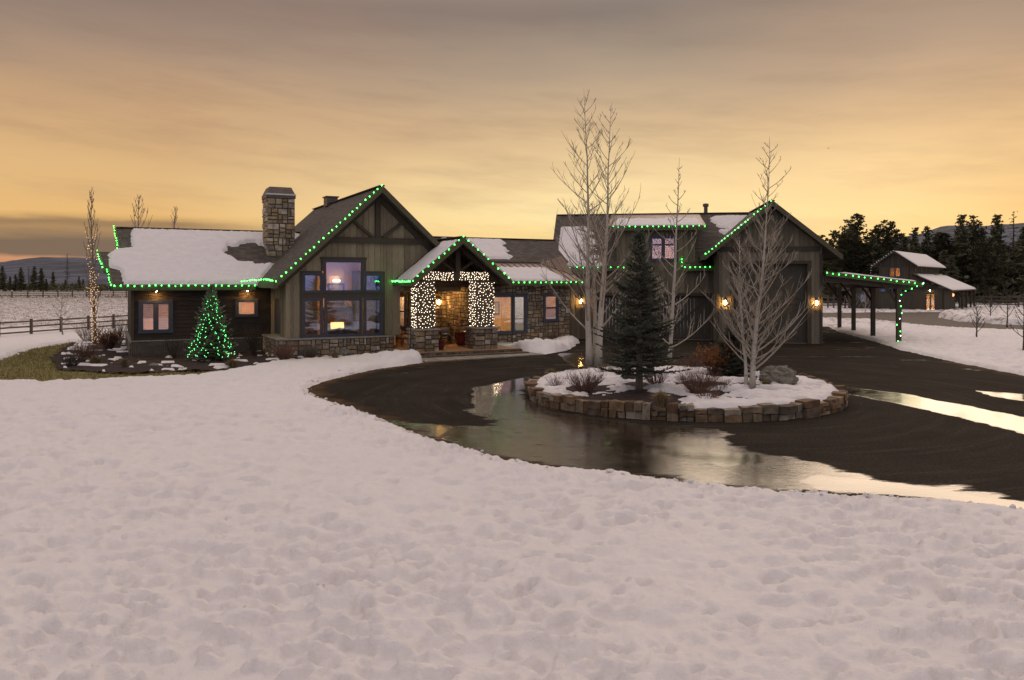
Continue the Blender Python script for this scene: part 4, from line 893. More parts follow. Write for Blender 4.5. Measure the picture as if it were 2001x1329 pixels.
mb = MB(); mb.lathe([(.13, 7.6), (.13, 8.75), (.2, 8.76), (.2, 8.95), (.02, 9.0)], 12, -5.7, 8.4); mb.build('flue', 'rust', GS)
snow_patch(GS, lambda A, B: (A, B, dz_(B)), -12.2, -6.4, 1.5, 8, lambda A, B: np.minimum(np.minimum(B-1.53, 5.1-B+.5*fbm(A*.9, B, 3, 3)), np.minimum(A+12.1-.1*(B-1.5), -6.5-A-.02*(B-1.5))), .10, .08, seed=11)
snow_patch(GS, lambda A, B: (A, B, ez(B)), -15.8, -11.75, 1.4, 8, lambda A, B: np.minimum(np.minimum(B-1.42, 6.4-B), np.minimum(A+15.55, -12.55-A-.28*np.abs(B-1.4)*.6))-np.clip(1.3*sstep(-15.3, -13.6, A)*(fbm(A*1.1, B*3.0, 3, 14)+.30), 0, 2)*(B > 2.0), .09, .06, seed=12)
snow_patch(GS, lambda A, B: (A, B, ez(B)), -6.4, -2.9, 1.4, 8, lambda A, B: np.minimum(np.minimum(B-4.2, 7.7-B), np.minimum(A+5.6-.35*(7.7-B)+.6*fbm(A*.9, B*1.8, 3, 15), 9)), .09, .06, seed=13)
snow_patch(GS, lambda A, B: (A, B, g2(A)), -6.65, -2.9, -.7, .6, lambda A, B: np.minimum(np.minimum(A+6.0, -3.9-A), np.minimum(B+.62, .1-B+.3*fbm(A*2, B*2, 3, 16)-.25*np.abs(A+5))), .07, .05, seed=14)
for q, lb in (((-13.95, 1.97, 2.36), 'lit lantern on the garage wall half hidden by the white aspen trunks'), ((-5.45, -.03, 2.36), 'lit lantern on the left of the tall garage door'), ((-.34, -.03, 2.36), 'lit lantern on the right of the tall garage door')): lantern(GF.W(q), GF.rz, lb)

# ------------------------------------------------------------------ carport
CP = thing('carport', 'open timber carport with sloping roof and braced posts beside the garage', 'carport', GF.W((0, 0, 0)), GF.rz)
kz = lambda u: 4.16-.121*(u-.06)
mb = MB(); mb.prism([(.10, -.5, kz(.10)), (5.25, -.5, kz(5.25)), (5.35, 15.6, kz(5.35)), (.10, 15.6, kz(.10))], (0, 0, -.13)); mb.build('roof', 'shingle', CP)
mb = MB(); mb.prism([(.10, -.56, kz(.10)+.02), (5.3, -.56, kz(5.3)+.02), (5.3, -.56, kz(5.3)-.24), (.10, -.56, kz(.10)-.24)], (0, .057, 0)); mb.prism([(5.26, -.5, kz(5.26)+.01), (5.36, 15.6, kz(5.36)+.01), (5.36, 15.6, kz(5.36)-.24), (5.26, -.5, kz(5.26)-.24)], (.05, 0, 0)); mb.build('fascia', 'trim_olive', CP)
mb = MB(); mb.prism([(.10, -.32, kz(.1)-.15), (4.9, -.32, kz(4.9)-.15), (4.9, -.32, kz(4.9)-.5), (.10, -.32, kz(.1)-.55)], (0, .2, 0)); PO = [(4.05, -.4), (4.38, 5.4), (4.62, 10.6), (4.70, 14.6)]
mb.beam((4.05, -.1, 3.33), (4.72, 15.2, 3.27), .2, .26); mb.build('beam', 'post', CP)
for u, v in PO:
    m_ = MB(); m_.box(u-.12, u+.12, v-.12, v+.12, .12, 3.2); o = m_.build('post', 'post', CP)
    m_ = MB(); m_.box(u-.2, u+.2, v-.2, v+.2, -.06, .12); m_.build('post_base', 'concrete', o)
    m_ = MB(); m_.tube([(u, v+.12, 2.3), (u, v+.35, 2.8), (u+.03, v+.85, 3.2)], .07, 4); m_.tube([(u-.12, v, 2.4), (u-.45, v, 2.95), (u-.9, v, 3.5)], .07, 4); m_.build('brace', 'post', CP)
snow_patch(CP, lambda A, B: (A, B, kz(A)), .1, 5.25, -.5, 15.5, lambda A, B: np.minimum(np.minimum(A-1.0, 5.1-A), np.minimum(B+.45, 15-B)), .10, .12, seed=21)

# ------------------------------------------------------------------ barn
BS = thing('barn', 'dark monitor barn with snowy metal roofs and lit double doors behind the carport', 'barn', BF.loc, BF.rz)
DB = (-2.0, -.85, -.03, 2.2); UW = (-6.1, -4.7, 4.1, 5.4)
bl = lambda u: 4.55-.5*(max(u+2.83, 0)) if u > -5.4 else 4.55-.5*max(-7.97-u, 0)
mb = MB(); boards(mb, -11.0, 0, 0, -.03, lambda u: max(2.6, (4.3-.5*max(u+3.4, 0)) if u > -5.4 else (4.3-.5*max(-7.4-u, 0))), [(DB[0], DB[1], -.03, 2.2), (-6.1+.05, -4.75, 4.1, 4.3)], .35, .02, 61)
boards(mb, -7.24, -3.41, 0, 4.3, lambda u: 7.2-.70*abs(u+5.33), [(-6.05, -4.75, 4.3, 5.35)], .35, .02, 62); mb.build('front_wall', 'siding_barn', BS)
mb = MB(); boards(mb, .02, 7, -.02, -.03, 2.6, [], .35, .02, 63, 'v'); mb.box(-.10, 0, .1, 7, -.03, 2.6)
mb.box(-3.5, -3.41, .1, 16, 4.3, 5.75); mb.box(-7.24, -7.15, .1, 16, 4.3, 5.75); mb.box(-.1, 0, 10.5, 16, -.03, 2.6); mb.box(-3.4, -3.3, 7, 10.5, -.03, 4.2); mb.build('side_wall', 'siding_barn', BS)
mb = MB()
for sg in (-1, 1): mb.prism([(-5.33, -.7, 7.42), (-5.33+sg*2.65, -.7, 7.42-.71*2.65), (-5.33+sg*2.65, 17, 7.42-.71*2.65), (-5.33, 17, 7.42)], (0, 0, -.14))
mb.prism([(-3.2, -.7, 4.62), (1.1, -.7, 2.45+.12), (1.1, 16.5, 2.45+.12), (-3.2, 16.5, 4.62)], (0, 0, -.13)); mb.prism([(-7.45, -.7, 4.62), (-11.9, -.7, 2.5), (-11.9, 16.5, 2.5), (-7.45, 16.5, 4.62)], (0, 0, -.13)); mb.build('roof', 'rust', BS)
snow_patch(BS, lambda A, B: (A, B, 7.42-.71*(A+5.33)), -5.3, -2.65, -.7, 17, lambda A, B: np.minimum(np.minimum(A+5.28, -2.7-A), np.minimum(B+.65, 16.9-B)), .12, .2, seed=31, rough=.0)
snow_patch(BS, lambda A, B: (A, B, 4.62-.4767*(A+3.2)), -3.2, 1.1, -.7, 16.5, lambda A, B: np.minimum(np.minimum(A+2.7+.35*np.sin(B*3)*(B < 9), 1.05-A), np.minimum(B+.6, 16.4-B)), .12, .2, seed=32, rough=.0)
mb = MB(); mb.box(-3.85, -2.0, -.07, -.003, 0, 2.3); mb.box(-.85, -.12, -.07, -.003, 0, 2.3); mb.box(-2.0, -.85, -.07, -.003, 2.2, 2.3); mb.build('dark_panel', 'trim', BS)
mb = MB(); mb.box(-4.6, -2.2, -.14, -.075, 2.75, 2.95); mb.build('door_rail', 'black', BS)
for a in (-7.24, -5.32): xdoor(BS, a, a+1.88, -.08, 0, 2.15, 1, 1)
tr_ = window(BS, -7.2, -3.5, 2.22, 2.72, -.06, cols=(.2, .4, .6, .8), tw=.09)
window(BS, *UW, 0, cols=(.5,), tw=.1)
for a in (-7.0, -4.62): xdoor(BS, a, a+.8, -.10, 4.05, 5.4, 1, 1)
dr = window(BS, DB[0], DB[1], -.02, 2.2, .02, cols=(.5,), tw=.1, name='lit_door')
room(BS, -3.2, -.2, .2, 4, 0, 2.55, 'plaster', 'lamp_pale', .5, (-1.4, 1.6)); room(BS, -7.0, -3.6, .2, 4, 3.9, 5.6, 'plaster', 'lamp_soft', .5, (-5.4, 1.6))
window(BS, -9.6, -8.7, .9, 2.1, -.04, tw=.1); room(BS, -10, -8, .2, 3, .3, 2.5, 'plaster', 'lamp_soft', .3, (-9.1, 1.2))
mb = MB(); mb.lathe([(.03, 2.75), (.22, 2.55), (.2, 2.54)], 10, -1.4, -.3); mb.build('door_lamp_shade', 'black', BS); mb = MB(); mb.ico((-1.4, -.3, 2.52), .07, 1); mb.build('door_lamp', 'lamp_pale', BS)
for v in (7.2, 10.3, 13.5, 16.2):
    m_ = MB(); m_.box(.75, .95, v-.1, v+.1, -.05, 2.5); o = m_.build('post', 'post', BS); m_ = MB(); m_.beam((.85, v, 1.5), (.85, v+1.1, 2.4), .12, .12); m_.beam((.85, v, 1.5), (0, v, 2.6), .12, .12); m_.build('brace', 'post', o)
for v in (1.5, 4.8, 7.5, 10.5): mb = MB(); mb.box(-3.42, -3.36, v-.35, v+.35, 4.85, 5.35); mb.build('side_window', 'black', BS)
mb = MB(); mb.box(0.0, .06, 2.2, 3.4, .7, 2.0); mb.build('side_window', 'frame', BS)
lb_ = thing('wall_lantern', 'small red orange lit lantern on the side wall of the barn', 'lantern', BF.W((.0, 5.2, 1.9)), BF.rz+math.pi/2, 'lit wall lanterns')
m_ = MB(); m_.box(-.1, .1, -.14, 0, .2, .26); m_.build('frame', 'black', lb_); m_ = MB(); m_.ico((0, -.15, 0), .17, 1, (1, 1, 1.3)); m_.build('lamp', mat_emit('red_lantern', (1, .28, .10), 3), lb_)

# ------------------------------------------------------------------ holiday lights
def hs(label, fr, pts, **k): return string_lights(label, [fr.W(p) for p in pts], **k)
e = .10
hs('green lights down the upper left end of the snowy roof', HF, [(-7.22, 8.5, vz(8.5)+e), (-7.06, 6.2, vz(6.2)+e)], spacing=.27, seed=1)
hs('green lights stepping around the lower left end of the snowy roof', HF, [(-7.98, 6.1, vz(6.1)+e), (-7.76, 4.72, vz(4.72)+e), (-7.55, 4.68, vz(4.6)+.05), (-7.40, 3.3, vz(3.3)+.05)], spacing=.26, seed=2)
hs('green lights along the front eave of the snowy left roof', HF, [(-7.25, 3.20, 3.42), (-.9, 3.20, 3.42)], spacing=.30, seed=3)
hs('short green lights looping where the left eave meets the big gable', HF, [(-1.6, 3.1, 3.62), (-1.15, 2.2, 3.70), (-.78, .8, 3.72), (-.72, -.7, 3.64)], spacing=.24, seed=4)
hs('green lights climbing the left rake of the big gable', HF, [(PK_U-5.05, -.88, gz(PK_U-5.05)+.05), (PK_U-.05, -.88, PK_Z+.05)], spacing=.28, seed=5)
hs('green lights along the left eave of the porch roof', HF, [(5.16, -.1, 3.63), (5.16, -2.72, 3.63)], spacing=.17, seed=6, r=.029)
hs('green lights up and over the porch gable', HF, [(5.24, -2.78, 3.68), (7.86, -2.78, 5.82), (10.46, -2.78, 3.68)], spacing=.36, seed=7)
hs('green lights along the low metal roof eave right of the porch', HF, [(10.3, 1.60, 3.58), (17.4, 1.60, 3.58)], spacing=.36, seed=8)
hs('green lights on the left eave of the garage', GF, [(-15.8, 1.30, 4.49), (-11.3, 1.30, 4.49)], spacing=.42, seed=9)
hs('green lights along the dormer eave', GF, [(-12.3, 1.40, 6.99), (-6.35, 1.40, 6.99)], spacing=.34, seed=10)
hs('green lights framing the short eave between dormer and tall gable', GF, [(-7.80, 1.9, 4.98), (-7.80, 1.30, 4.49), (-5.45, 1.30, 4.49), (-5.45, 1.25, 5.0)], spacing=.3, seed=11)
hs('green lights on the left rake of the tall garage gable', GF, [(-6.62, -.78, g2(-6.62)+.05), (-2.92, -.78, GZ+.06)], spacing=.24, seed=12)
hs('pale green lights at the far right eave of the tall garage gable', GF, [(.75, .8, 5.55), (.98, 2., 5.3), (1.0, 3.5, 5.22)], spacing=.5, seed=13)
hs('green lights along the front edge of the carport roof', GF, [(.15, -.62, kz(.15)-.04), (5.3, -.62, kz(5.3)-.04)], spacing=.34, seed=14)
hs('green and white lights running down the front carport post', GF, [(5.3, -.62, 3.54), (4.9, -.6, 3.3), (4.2, -.56, 3.0), (4.05, -.55, 2.6), (4.19, -.55, 1.8), (3.92, -.55, 1.2), (4.17, -.55, .7), (3.95, -.55, .2)], spacing=.34, seed=15, mixk='bulb_white')
hs('unlit pale bulbs with an added faint glow along the left roof edge of the barn', BF, [(-5.4, -.8, 7.45), (-7.95, -.8, 5.6), (-8.1, -.8, 4.4), (-11.9, -.8, 2.55)], spacing=.35, kind='bulb_dim', r=.05, seed=16, group='pale bulb strings on the barn')

def fairy(label, pts, kind='bulb_warm', r=.019, group='warm fairy lights wrapped on the porch timbers', seed=0, wire=None, name='fairy_lights'):
    rr = random.Random(seed); o0 = Vector(pts[0]); root = thing(name, label, 'fairy lights', o0, 0, group)
    k = ('f', kind, r)
    if k not in BM: m_ = MB(); m_.ico((0, 0, 0), r, 1); BM[k] = m_.mesh('bulb', kind)
    for p in pts[:100]: o = bpy.data.objects.new('bulb', BM[k]); COL.objects.link(o); o.parent = root; o.location = Vector(p)-o0
    if len(pts) > 100:
        m_ = MB()
        for p in pts[100:]: m_.ico(Vector(p)-o0, r, 1)
        o = m_.build('bulb_cluster', kind, root); o['kind'] = 'stuff'
    if wire:
        m_ = MB()
        for ln in wire: m_.tube([Vector(p)-o0 for p in ln], .006, 3)
        m_.build('wire', 'wire', root)
    return root
def jit(fn, na, nb, j, rr): return [fn((i+.5+rr.uniform(-j, j))/na, (k+.5+rr.uniform(-j, j))/nb) for i in range(na) for k in range(nb)]
for c0, c1, lb in ((5.66, 6.55, 'warm fairy lights wrapped thickly around the left porch column'), (8.76, 9.70, 'warm fairy lights wrapped thickly around the right porch column')):
    rr = random.Random(int(c0*10)); vf = -2.45+.14; w_ = c1-c0
    fpts = jit(lambda a, b2: (c0+a*w_, vf-.03, 1.36+b2*2.24), 6, 17, .42, rr); rr.shuffle(fpts)
    lpts = jit(lambda a, b2: (c0-.03, vf+a*w_, 1.36+b2*2.24), 5, 17, .42, rr); rpts = jit(lambda a, b2: (c1+.03, vf+a*w_, 1.36+b2*2.24), 5, 14, .42, rr)
    fairy(lb, [HF.W(p) for p in fpts+lpts+rpts], seed=1)
rr = random.Random(8)
bp = jit(lambda a, b2: (6.0+a*3.5, -2.15, 3.65+b2*.42), 28, 5, .38, rr); rr.shuffle(bp)
fairy('warm fairy lights in rows along the porch beam', [HF.W(p) for p in bp if abs(p[0]-7.75) > .16], seed=2)

# ------------------------------------------------------------------ vegetation generators
def curve(p, d, L, n, up, rr, wob=.12):
    pts = [Vector(p)]; d = Vector(d).normalized()
    for i in range(n):
        d = (d+Vector((rr.uniform(-wob, wob), rr.uniform(-wob, wob), up+rr.uniform(-wob, wob)*.5))).normalized(); pts.append(pts[-1]+d*(L/n))
    return pts
def along(pts, f):
    x = f*(len(pts)-1); i = min(int(x), len(pts)-2); return pts[i].lerp(pts[i+1], x-i), (pts[i+1]-pts[i]).normalized()
def bare_tree(name, label, stems, base, barkm, seed, nbr=34, t0=.14, lmax=1.0, r0=.06, sub=6, up=.16, spread=(.35, .8), group=None, cat='tree', twr=.006, lpow=.8, twigs=2, lowp=1.):
    """stems: list of polylines (world); trunk and branches are parts"""
    rr = random.Random(seed); base = Vector(base); root = thing(name, label, cat, base, 0, group); tips = []
    for st in stems:
        bm_ = MB()
        P = [Vector(p)-base for p in st]; H_ = P[-1].z-P[0].z; m_ = MB(); fine = [along(P, i/14)[0]+Vector((rr.uniform(-1, 1), rr.uniform(-1, 1), 0))*.012 for i in range(15)]
        R = lambda f: r0*(1-f)**1.25+.006
        m_.tube(fine, [R(i/14)*(1.25 if i == 0 else 1) for i in range(15)], 8); m_.build('trunk', barkm, root, True)
        for k in range(nbr):
            f = t0+(.97-t0)*((k+rr.random())/nbr)**lowp; p, d = along(P, f); az = k*2.4+rr.uniform(-.5, .5); el = rr.uniform(*spread)
            L = lmax*(1-f)**lpow*rr.uniform(.6, 1.15)+.12
            if L < .15: continue
            br = curve(p, (math.cos(az)*math.cos(el), math.sin(az)*math.cos(el), math.sin(el)), L, 7, up, rr, .055); rb = max(twr, R(f)*.34*min(1, L))
            bm_.tube(br, [rb*(1-i/7)+twr*.6 for i in range(8)], 4)
            tips.append(br)
            ns = max(1, int(sub*L/lmax+rr.random()*2))
            for q in range(ns):
                g = rr.uniform(.22, .95); p2, d2 = along(br, g); sd = d2.cross(Vector((0, 0, 1))).normalized()*rr.choice((-1, 1)); l2 = L*rr.uniform(.2, .45)*(1.15-g*.6)
                b2 = curve(p2, d2*.75+sd*.75+Vector((0, 0, .25)), l2, 4, up*1.1, rr); bm_.tube(b2, [twr*1.1, twr, twr*.9, twr*.8, twr*.5], 3); tips.append(b2)
                for z in range(rr.randint(0, twigs)):
                    p3, d3 = along(b2, rr.uniform(.3, .9)); b3 = curve(p3, d3+Vector((rr.uniform(-.8, .8), rr.uniform(-.8, .8), .2)), l2*.45, 3, up, rr); bm_.tube(b3, [twr*.85, twr*.7, twr*.6, twr*.4], 3)
        bm_.build('branches', 'aspen_twig' if barkm == 'aspen' else barkm, root)
    return root, tips
def spray(mb, p, d, L, w, rr, c):
    """needle covered shoot: three crossed tapered blades"""
    d = Vector(d).normalized(); a = d.orthogonal().normalized(); b2 = d.cross(a); th = rr.uniform(0, 3.14)
    for k in range(3):
        t_ = th+k*math.pi/3; s_ = (a*math.cos(t_)+b2*math.sin(t_))*w
        mb.add([p, p+d*L*.35+s_, p+d*L, p+d*L*.35-s_], [(0, 1, 2, 3)], c*rr.uniform(.8, 1.2))
def spruce(name, label, base, H_, R_, seed, z0=.35, dens=1., mat='needle', droop=-.18, trunk_r=.09, spl=.13, group=None, tone=1., flare=1.):
    rr = random.Random(seed); root = thing(name, label, 'tree', base, 0, group); tr_ = MB(); tr_.tube([(0, 0, -.1), (.01, 0, H_*.3), (-.01, .01, H_*.65), (0, 0, H_*.97)], [trunk_r*1.15, trunk_r*.9, trunk_r*.45, .012], 9); tr_.build('trunk', 'bark', root, True)
    mb = MB(); wood = MB(); z = z0; tips = []
    while z < H_*.97:
        f = (z-z0)/(H_-z0); L0 = R_*(1-f)**1.0*min(1., .8+f*2.)+.05; nb = max(4, int((9-4*f)*dens)); a0 = rr.uniform(0, 6)
        for k in range(nb):
            az = a0+k*2*math.pi/nb+rr.uniform(-.25, .25); L_ = L0*rr.uniform(.58, 1.2); el = droop+.75*f**1.3+rr.uniform(-.12, .12)
            zb = z+rr.uniform(-.06, .06)
            br = curve((0, 0, zb), (math.cos(az)*math.cos(el), math.sin(az)*math.cos(el), math.sin(el)), L_, 6, .055, rr, .05)
            wood.tube(br, [.016*(1-i/6)+.004 for i in range(7)], 3); tips.append(br[-1]); tips.append(br[3])
            ns = max(5, int(L_/.05*dens)); side = 1; shade = rr.uniform(.7, 1.25)*tone
            for q in range(ns):
                g = .12+.86*q/ns; p, d = along(br, g); sd = d.cross(Vector((0, 0, 1))).normalized(); side = -side
                l2 = min(spl*2.6, L_*.5)*(1.1-g)*rr.uniform(.7, 1.15)+spl*.45
                dd = (d*.75+sd*side*.8+Vector((0, 0, rr.uniform(-.25, .1)))).normalized(); m = max(1, int(l2/(spl*.62)))
                for y in range(m): spray(mb, p+dd*(l2*y/m), dd+Vector((rr.uniform(-.3, .3), rr.uniform(-.3, .3), rr.uniform(-.15, .3))), spl*rr.uniform(.8, 1.25), spl*.2, rr, shade)
            spray(mb, br[-1], br[-1]-br[-2], spl*1.3, spl*.25, rr, shade*1.1)
        z += max(.06, H_*.038*(1-.5*f))/dens**.5
    for k in range(5): spray(mb, Vector((0, 0, H_*.94)), (rr.uniform(-.3, .3), rr.uniform(-.3, .3), 1), spl*1.6, spl*.22, rr, 1.)
    wood.build('branches', 'bark_dark', root); mb.build('needles', mat, root); return root, tips
def conifer_meshes(seed, style):
    """far conifers: crown and trunk meshes of unit height (about 14 m tall)"""
    rr = random.Random(seed); H_ = 14.; mb = MB(); tr_ = MB(); lean = rr.uniform(-.25, .25); tr_.tube([(0, 0, -.3), (lean*.4, 0, H_*.5), (lean, 0, H_*.97)], [.2, .14, .03], 6)
    z0 = H_*(.10 if style == 'fir' else .25 if style == 'pine' else .3); z = z0
    while z < H_*.985:
        f = (z-z0)/(H_-z0)
        if style == 'fir': L0 = 2.5*(1-f)**.8+.15
        elif style == 'pine': L0 = 2.7*(math.sin(math.pi*min(1, (f*.8+.2)))**.7)*(1.05-f*.45)+.2
        else: L0 = (1.4*(1-f)+.25)
        nb = rr.randint(4, 6) if style != 'thin' else rr.randint(2, 3)
        for k in range(nb):
            if style == 'pine' and rr.random() < .18: continue
            az = rr.uniform(0, 6.283); L_ = L0*rr.uniform(.55, 1.15); el = (-.15+.7*f) if style == 'fir' else rr.uniform(-.1, .5)
            br = curve((lean*z/H_, 0, z), (math.cos(az)*math.cos(el), math.sin(az)*math.cos(el), math.sin(el)), L_, 4, .06, rr); tr_.tube(br, [.05, .04, .03, .02, .015], 3)
            n = int((9 if style != 'thin' else 4)*max(.4, L_/1.6)); c = rr.uniform(.6, 1.35)
            for q in range(n):
                g = rr.uniform(.35, 1.) if style != 'fir' else rr.uniform(.1, 1.); p, d = along(br, g); s_ = (.32 if style != 'thin' else .22)*rr.uniform(.7, 1.3)
                p = p+Vector((rr.gauss(0, .22), rr.gauss(0, .22), rr.gauss(0, .13)))
                for y in range(3):
                    a = Vector((rr.gauss(0, 1), rr.gauss(0, 1), rr.gauss(0, .7))).normalized(); b2 = a.orthogonal().normalized(); mb.add([p-a*s_, p+b2*s_*.35, p+a*s_, p-b2*s_*.35], [(0, 1, 2, 3)], c*rr.uniform(.8, 1.2))
        z += H_*(.026 if style != 'thin' else .035)
    return mb.mesh('crown', 'needle_far'), tr_.mesh('trunk', 'bark_dark')
def bush(name, label, base, R_, H_, n, matn, seed, cat='shrub', rs=.007, leaf=None, nleaf=0, group=None, spread=.9):
    rr = random.Random(seed); root = thing(name, label, cat, base, 0, group); mb = MB(); lf = MB()
    for k in range(n):
        az = rr.uniform(0, 6.283); sp = rr.uniform(.1, 1)**.7*spread; L_ = H_*rr.uniform(.7, 1.1)*(1+.25*sp)
        d = Vector((math.cos(az)*sp*R_/H_, math.sin(az)*sp*R_/H_, 1)).normalized(); st = (math.cos(az)*sp*R_*.25, math.sin(az)*sp*R_*.25, -.03)
        br = curve(st, d, L_, 5, .02, rr, .16); mb.tube(br, [rs*(1-i/6.5) for i in range(6)], 3)
        for q in range(rr.randint(2, 5)):
            p, d2 = along(br, rr.uniform(.3, .95)); b2 = curve(p, d2+Vector((rr.uniform(-1, 1), rr.uniform(-1, 1), .2))*.8, L_*rr.uniform(.15, .35), 3, .05, rr, .2); mb.tube(b2, [rs*.6, rs*.5, rs*.4, rs*.3], 3)
            for y in range(nleaf):
                p3, d3 = along(b2, rr.random()); s_ = rr.uniform(.018, .034); a = Vector((rr.gauss(0, 1), rr.gauss(0, 1), rr.gauss(0, 1))).normalized(); c_ = a.orthogonal().normalized(); lf.add([p3-a*s_, p3+c_*s_*.6, p3+a*s_, p3-c_*s_*.6], [(0, 1, 2, 3)], rr.uniform(.6, 1.3))
    mb.build('twigs', matn, root)
    if nleaf: lf.build('leaves', leaf, root)
    return root
def tuft(label, base, R_, H_, n, seed, group='dry ornamental grass tufts', tone=1.):
    rr = random.Random(seed); root = thing('grass_tuft', label, 'grass tuft', base, 0, group); mb = MB()
    for k in range(n):
        az = rr.uniform(0, 6.283); sp = rr.uniform(0, 1)**.8; L_ = H_*rr.uniform(.6, 1.1); o = Vector((math.cos(az), math.sin(az), 0)); p0 = o*sp*R_*.28; w_ = rr.uniform(.004, .009); s_ = Vector((-math.sin(az), math.cos(az), 0))*w_
        p1 = p0+o*sp*R_*.3+Vector((0, 0, L_*.6)); p2 = p0+o*sp*R_*.95+Vector((0, 0, L_*(1-.35*sp)))
        mb.add([p0-s_, p0+s_, p1+s_, p1-s_, p2], [(0, 1, 2, 3), (3, 2, 4)], tone*rr.uniform(.6, 1.3))
    mb.build('blades', 'dry_grass', root); return root

# ------------------------------------------------------------------ planter island
IX, IY, IR = ISL
def isl_z(x, y):
    r = np.hypot(x-IX, y-IY)/IR
    return .34+.26*np.clip(1-r*r, 0, 1)+.03*fbm(x*1.2, y*1.2, 4, 55)+.02*fbm(x*4, y*4, 3, 56)
PLW = thing('stone_planter', 'round low stone wall holding the snowy planting island in the wet driveway', 'planter', (IX, IY, 0))
rr = random.Random(77); mb = MB(); mo = MB()
def ring_block(a0, a1, ri, ro, z0, z1, c, jr):
    n = 3; vs = []
    for i in range(n):
        a = a0+(a1-a0)*i/(n-1)
        for (r, z) in ((ri, z0), (ro, z0), (ro, z1), (ri, z1)): vs.append(((r+jr()*(r == ro))*math.cos(a), (r+jr()*(r == ro))*math.sin(a), z+jr()*.7))
    fs = [(0, 1, 2, 3), (4*(n-1)+3, 4*(n-1)+2, 4*(n-1)+1, 4*(n-1))]
    for i in range(n-1): b0, b1 = 4*i, 4*(i+1); fs += [(b0+1, b1+1, b1+2, b0+2), (b0+2, b1+2, b1+3, b0+3), (b0, b0+3, b1+3, b1), (b0+1, b0, b1, b1+1)]
    mb.add(vs, fs, c)
a = 0
while a < 2*math.pi-.02:
    wd = min(rr.uniform(.22, .62)/IR, 2*math.pi-a); top = rr.uniform(.32, .45); g = .010/IR*1.5
    ny = rr.choice((1, 2, 2, 3)) if wd*IR < .42 else rr.choice((2, 3)); zs = [-.03]+([] if ny == 1 else [top*rr.uniform(.38, .62)] if ny == 2 else [top*rr.uniform(.25, .38), top*rr.uniform(.58, .74)])+[top]
    for z0_, z1_ in zip(zs[:-1], zs[1:]):
        parts = [(a, a+wd)] if rr.random() < .6 or wd*IR < .4 else [(a, a+wd*.5), (a+wd*.5, a+wd)]
        for q0, q1 in parts:
            k = rr.choice([(.27, .19, .11), (.22, .17, .115), (.33, .26, .18), (.16, .125, .09), (.25, .21, .16), (.36, .31, .25), (.20, .13, .07)]); s_ = rr.uniform(.65, 1.15); o_ = rr.uniform(-.07, .06)
            ring_block(q0+g, q1-g, IR-.34, IR+o_, z0_+.008, z1_-.008, tuple(x*s_ for x in k), lambda: rr.uniform(-.028, .028))
    a += wd
mb.build('stone_wall', 'stone', PLW); mo.lathe([(IR-.10, -.04), (IR-.08, .30), (IR-.5, .30)], 72); mo.build('mortar_core', 'mortar', PLW)
A, B = np.meshgrid(np.linspace(IX-IR, IX+IR, 190), np.linspace(IY-IR, IY+IR, 190)); rdist = np.hypot(A-IX, B-IY)
zs = isl_z(A, B)-.02
SOIL = grid_mesh('island_soil', A, B, zs-.05, 'mulch', keep=rdist < IR-.14, kind='structure')
def nearp(px, py, rx, ry): x, y = G(px, py, .5); return 1-np.hypot((A-x)/rx, (B-y)/ry)
mask = .75-0*A
for q in ((1205, 772, 1.9, 1.35), (1150, 752, .75, .8), (1245, 752, .5, .6), (1370, 752, 1.0, .8), (1382, 765, .5, .5), (1462, 752, .6, .5), (1255, 738, .9, .7), (1420, 735, 1.2, 1.0), (1085, 748, .25, .3), (1520, 745, .7, .6)): mask = np.minimum(mask, .05-nearp(*q)*1.0+.30*fbm(A*1.7+q[0], B*1.7, 3, 71))
mask = np.minimum(mask, .40+.85*fbm(A*.9, B*1.6, 4, 72)); mask = np.minimum(mask, (IR-.22-rdist)*2)
hsn = .11*sstep(0, .35, mask)+.025*fbm(A*2.2, B*2.2, 4, 73)*sstep(0, .3, mask)-.05*(mask <= 0)
grid_mesh('island_snow', A, B, zs+hsn-.03, 'snow', keep=mask > 0, kind='structure')
def IP(px, py, dz=.0):
    x, y = G(px, py, .5)
    for _ in range(4):
        z = float(isl_z(np.array([x]), np.array([y]))[0]); x, y = G(px, py, z)
    return Vector((x, y, z-.05+dz))
pb = IP(1528, 752); bo = MB(); bo.ico((0, 0, .22), .52, 4, (1.02, .62, .66), 1., .36, 5, 1.9); bl_ = bo.build('boulder', 'boulder', None); bl_.location = pb+Vector((0, .35, 0)); tag(bl_, 'lichen grey boulder on the snowy planter island', 'boulder')

b0 = IP(1249, 757); spruce('spruce_tree', 'dark green spruce with bare lower trunk in the middle of the planter island', b0, CH-(450-HY)/F_PX*b0.y-b0.z, 1.42, 101, .50, .92, trunk_r=.10, droop=-.12)
b0 = IP(1432, 728); spruce('spruce_tree', 'small dark spruce behind the forked aspen on the planter island', b0, 1.75, .95, 102, .05, 1., trunk_r=.05, droop=-.05, spl=.11, tone=.75)
def stem(pl, Y, bz=None): return [P3(px, py, Y+dy_) for px, py, dy_ in pl]
b0 = IP(1157, 716); Y = b0.y
S1 = [[(1153, 716, 0), (1149, 640, 0), (1148, 540, 0), (1150, 420, 0), (1147, 300, 0), (1141, 172, 0)], [(1160, 716, .25), (1163, 620, .3), (1161, 520, .4), (1154, 440, .6), (1150, 390, .7)],
      [(1168, 716, -.1), (1174, 620, -.2), (1180, 540, -.3), (1187, 440, -.3), (1188, 330, -.3), (1195, 200, -.3)]]
bare_tree('aspen_tree', 'tall white barked aspen clump with three stems at the left of the planter island', [stem(S1[0], Y), stem(S1[2], Y)], b0, 'aspen', 201, 46, .12, 3.4, .135, 8, .085, (.45, .95), twr=.0085, lowp=.72, lpow=.62, twigs=3)
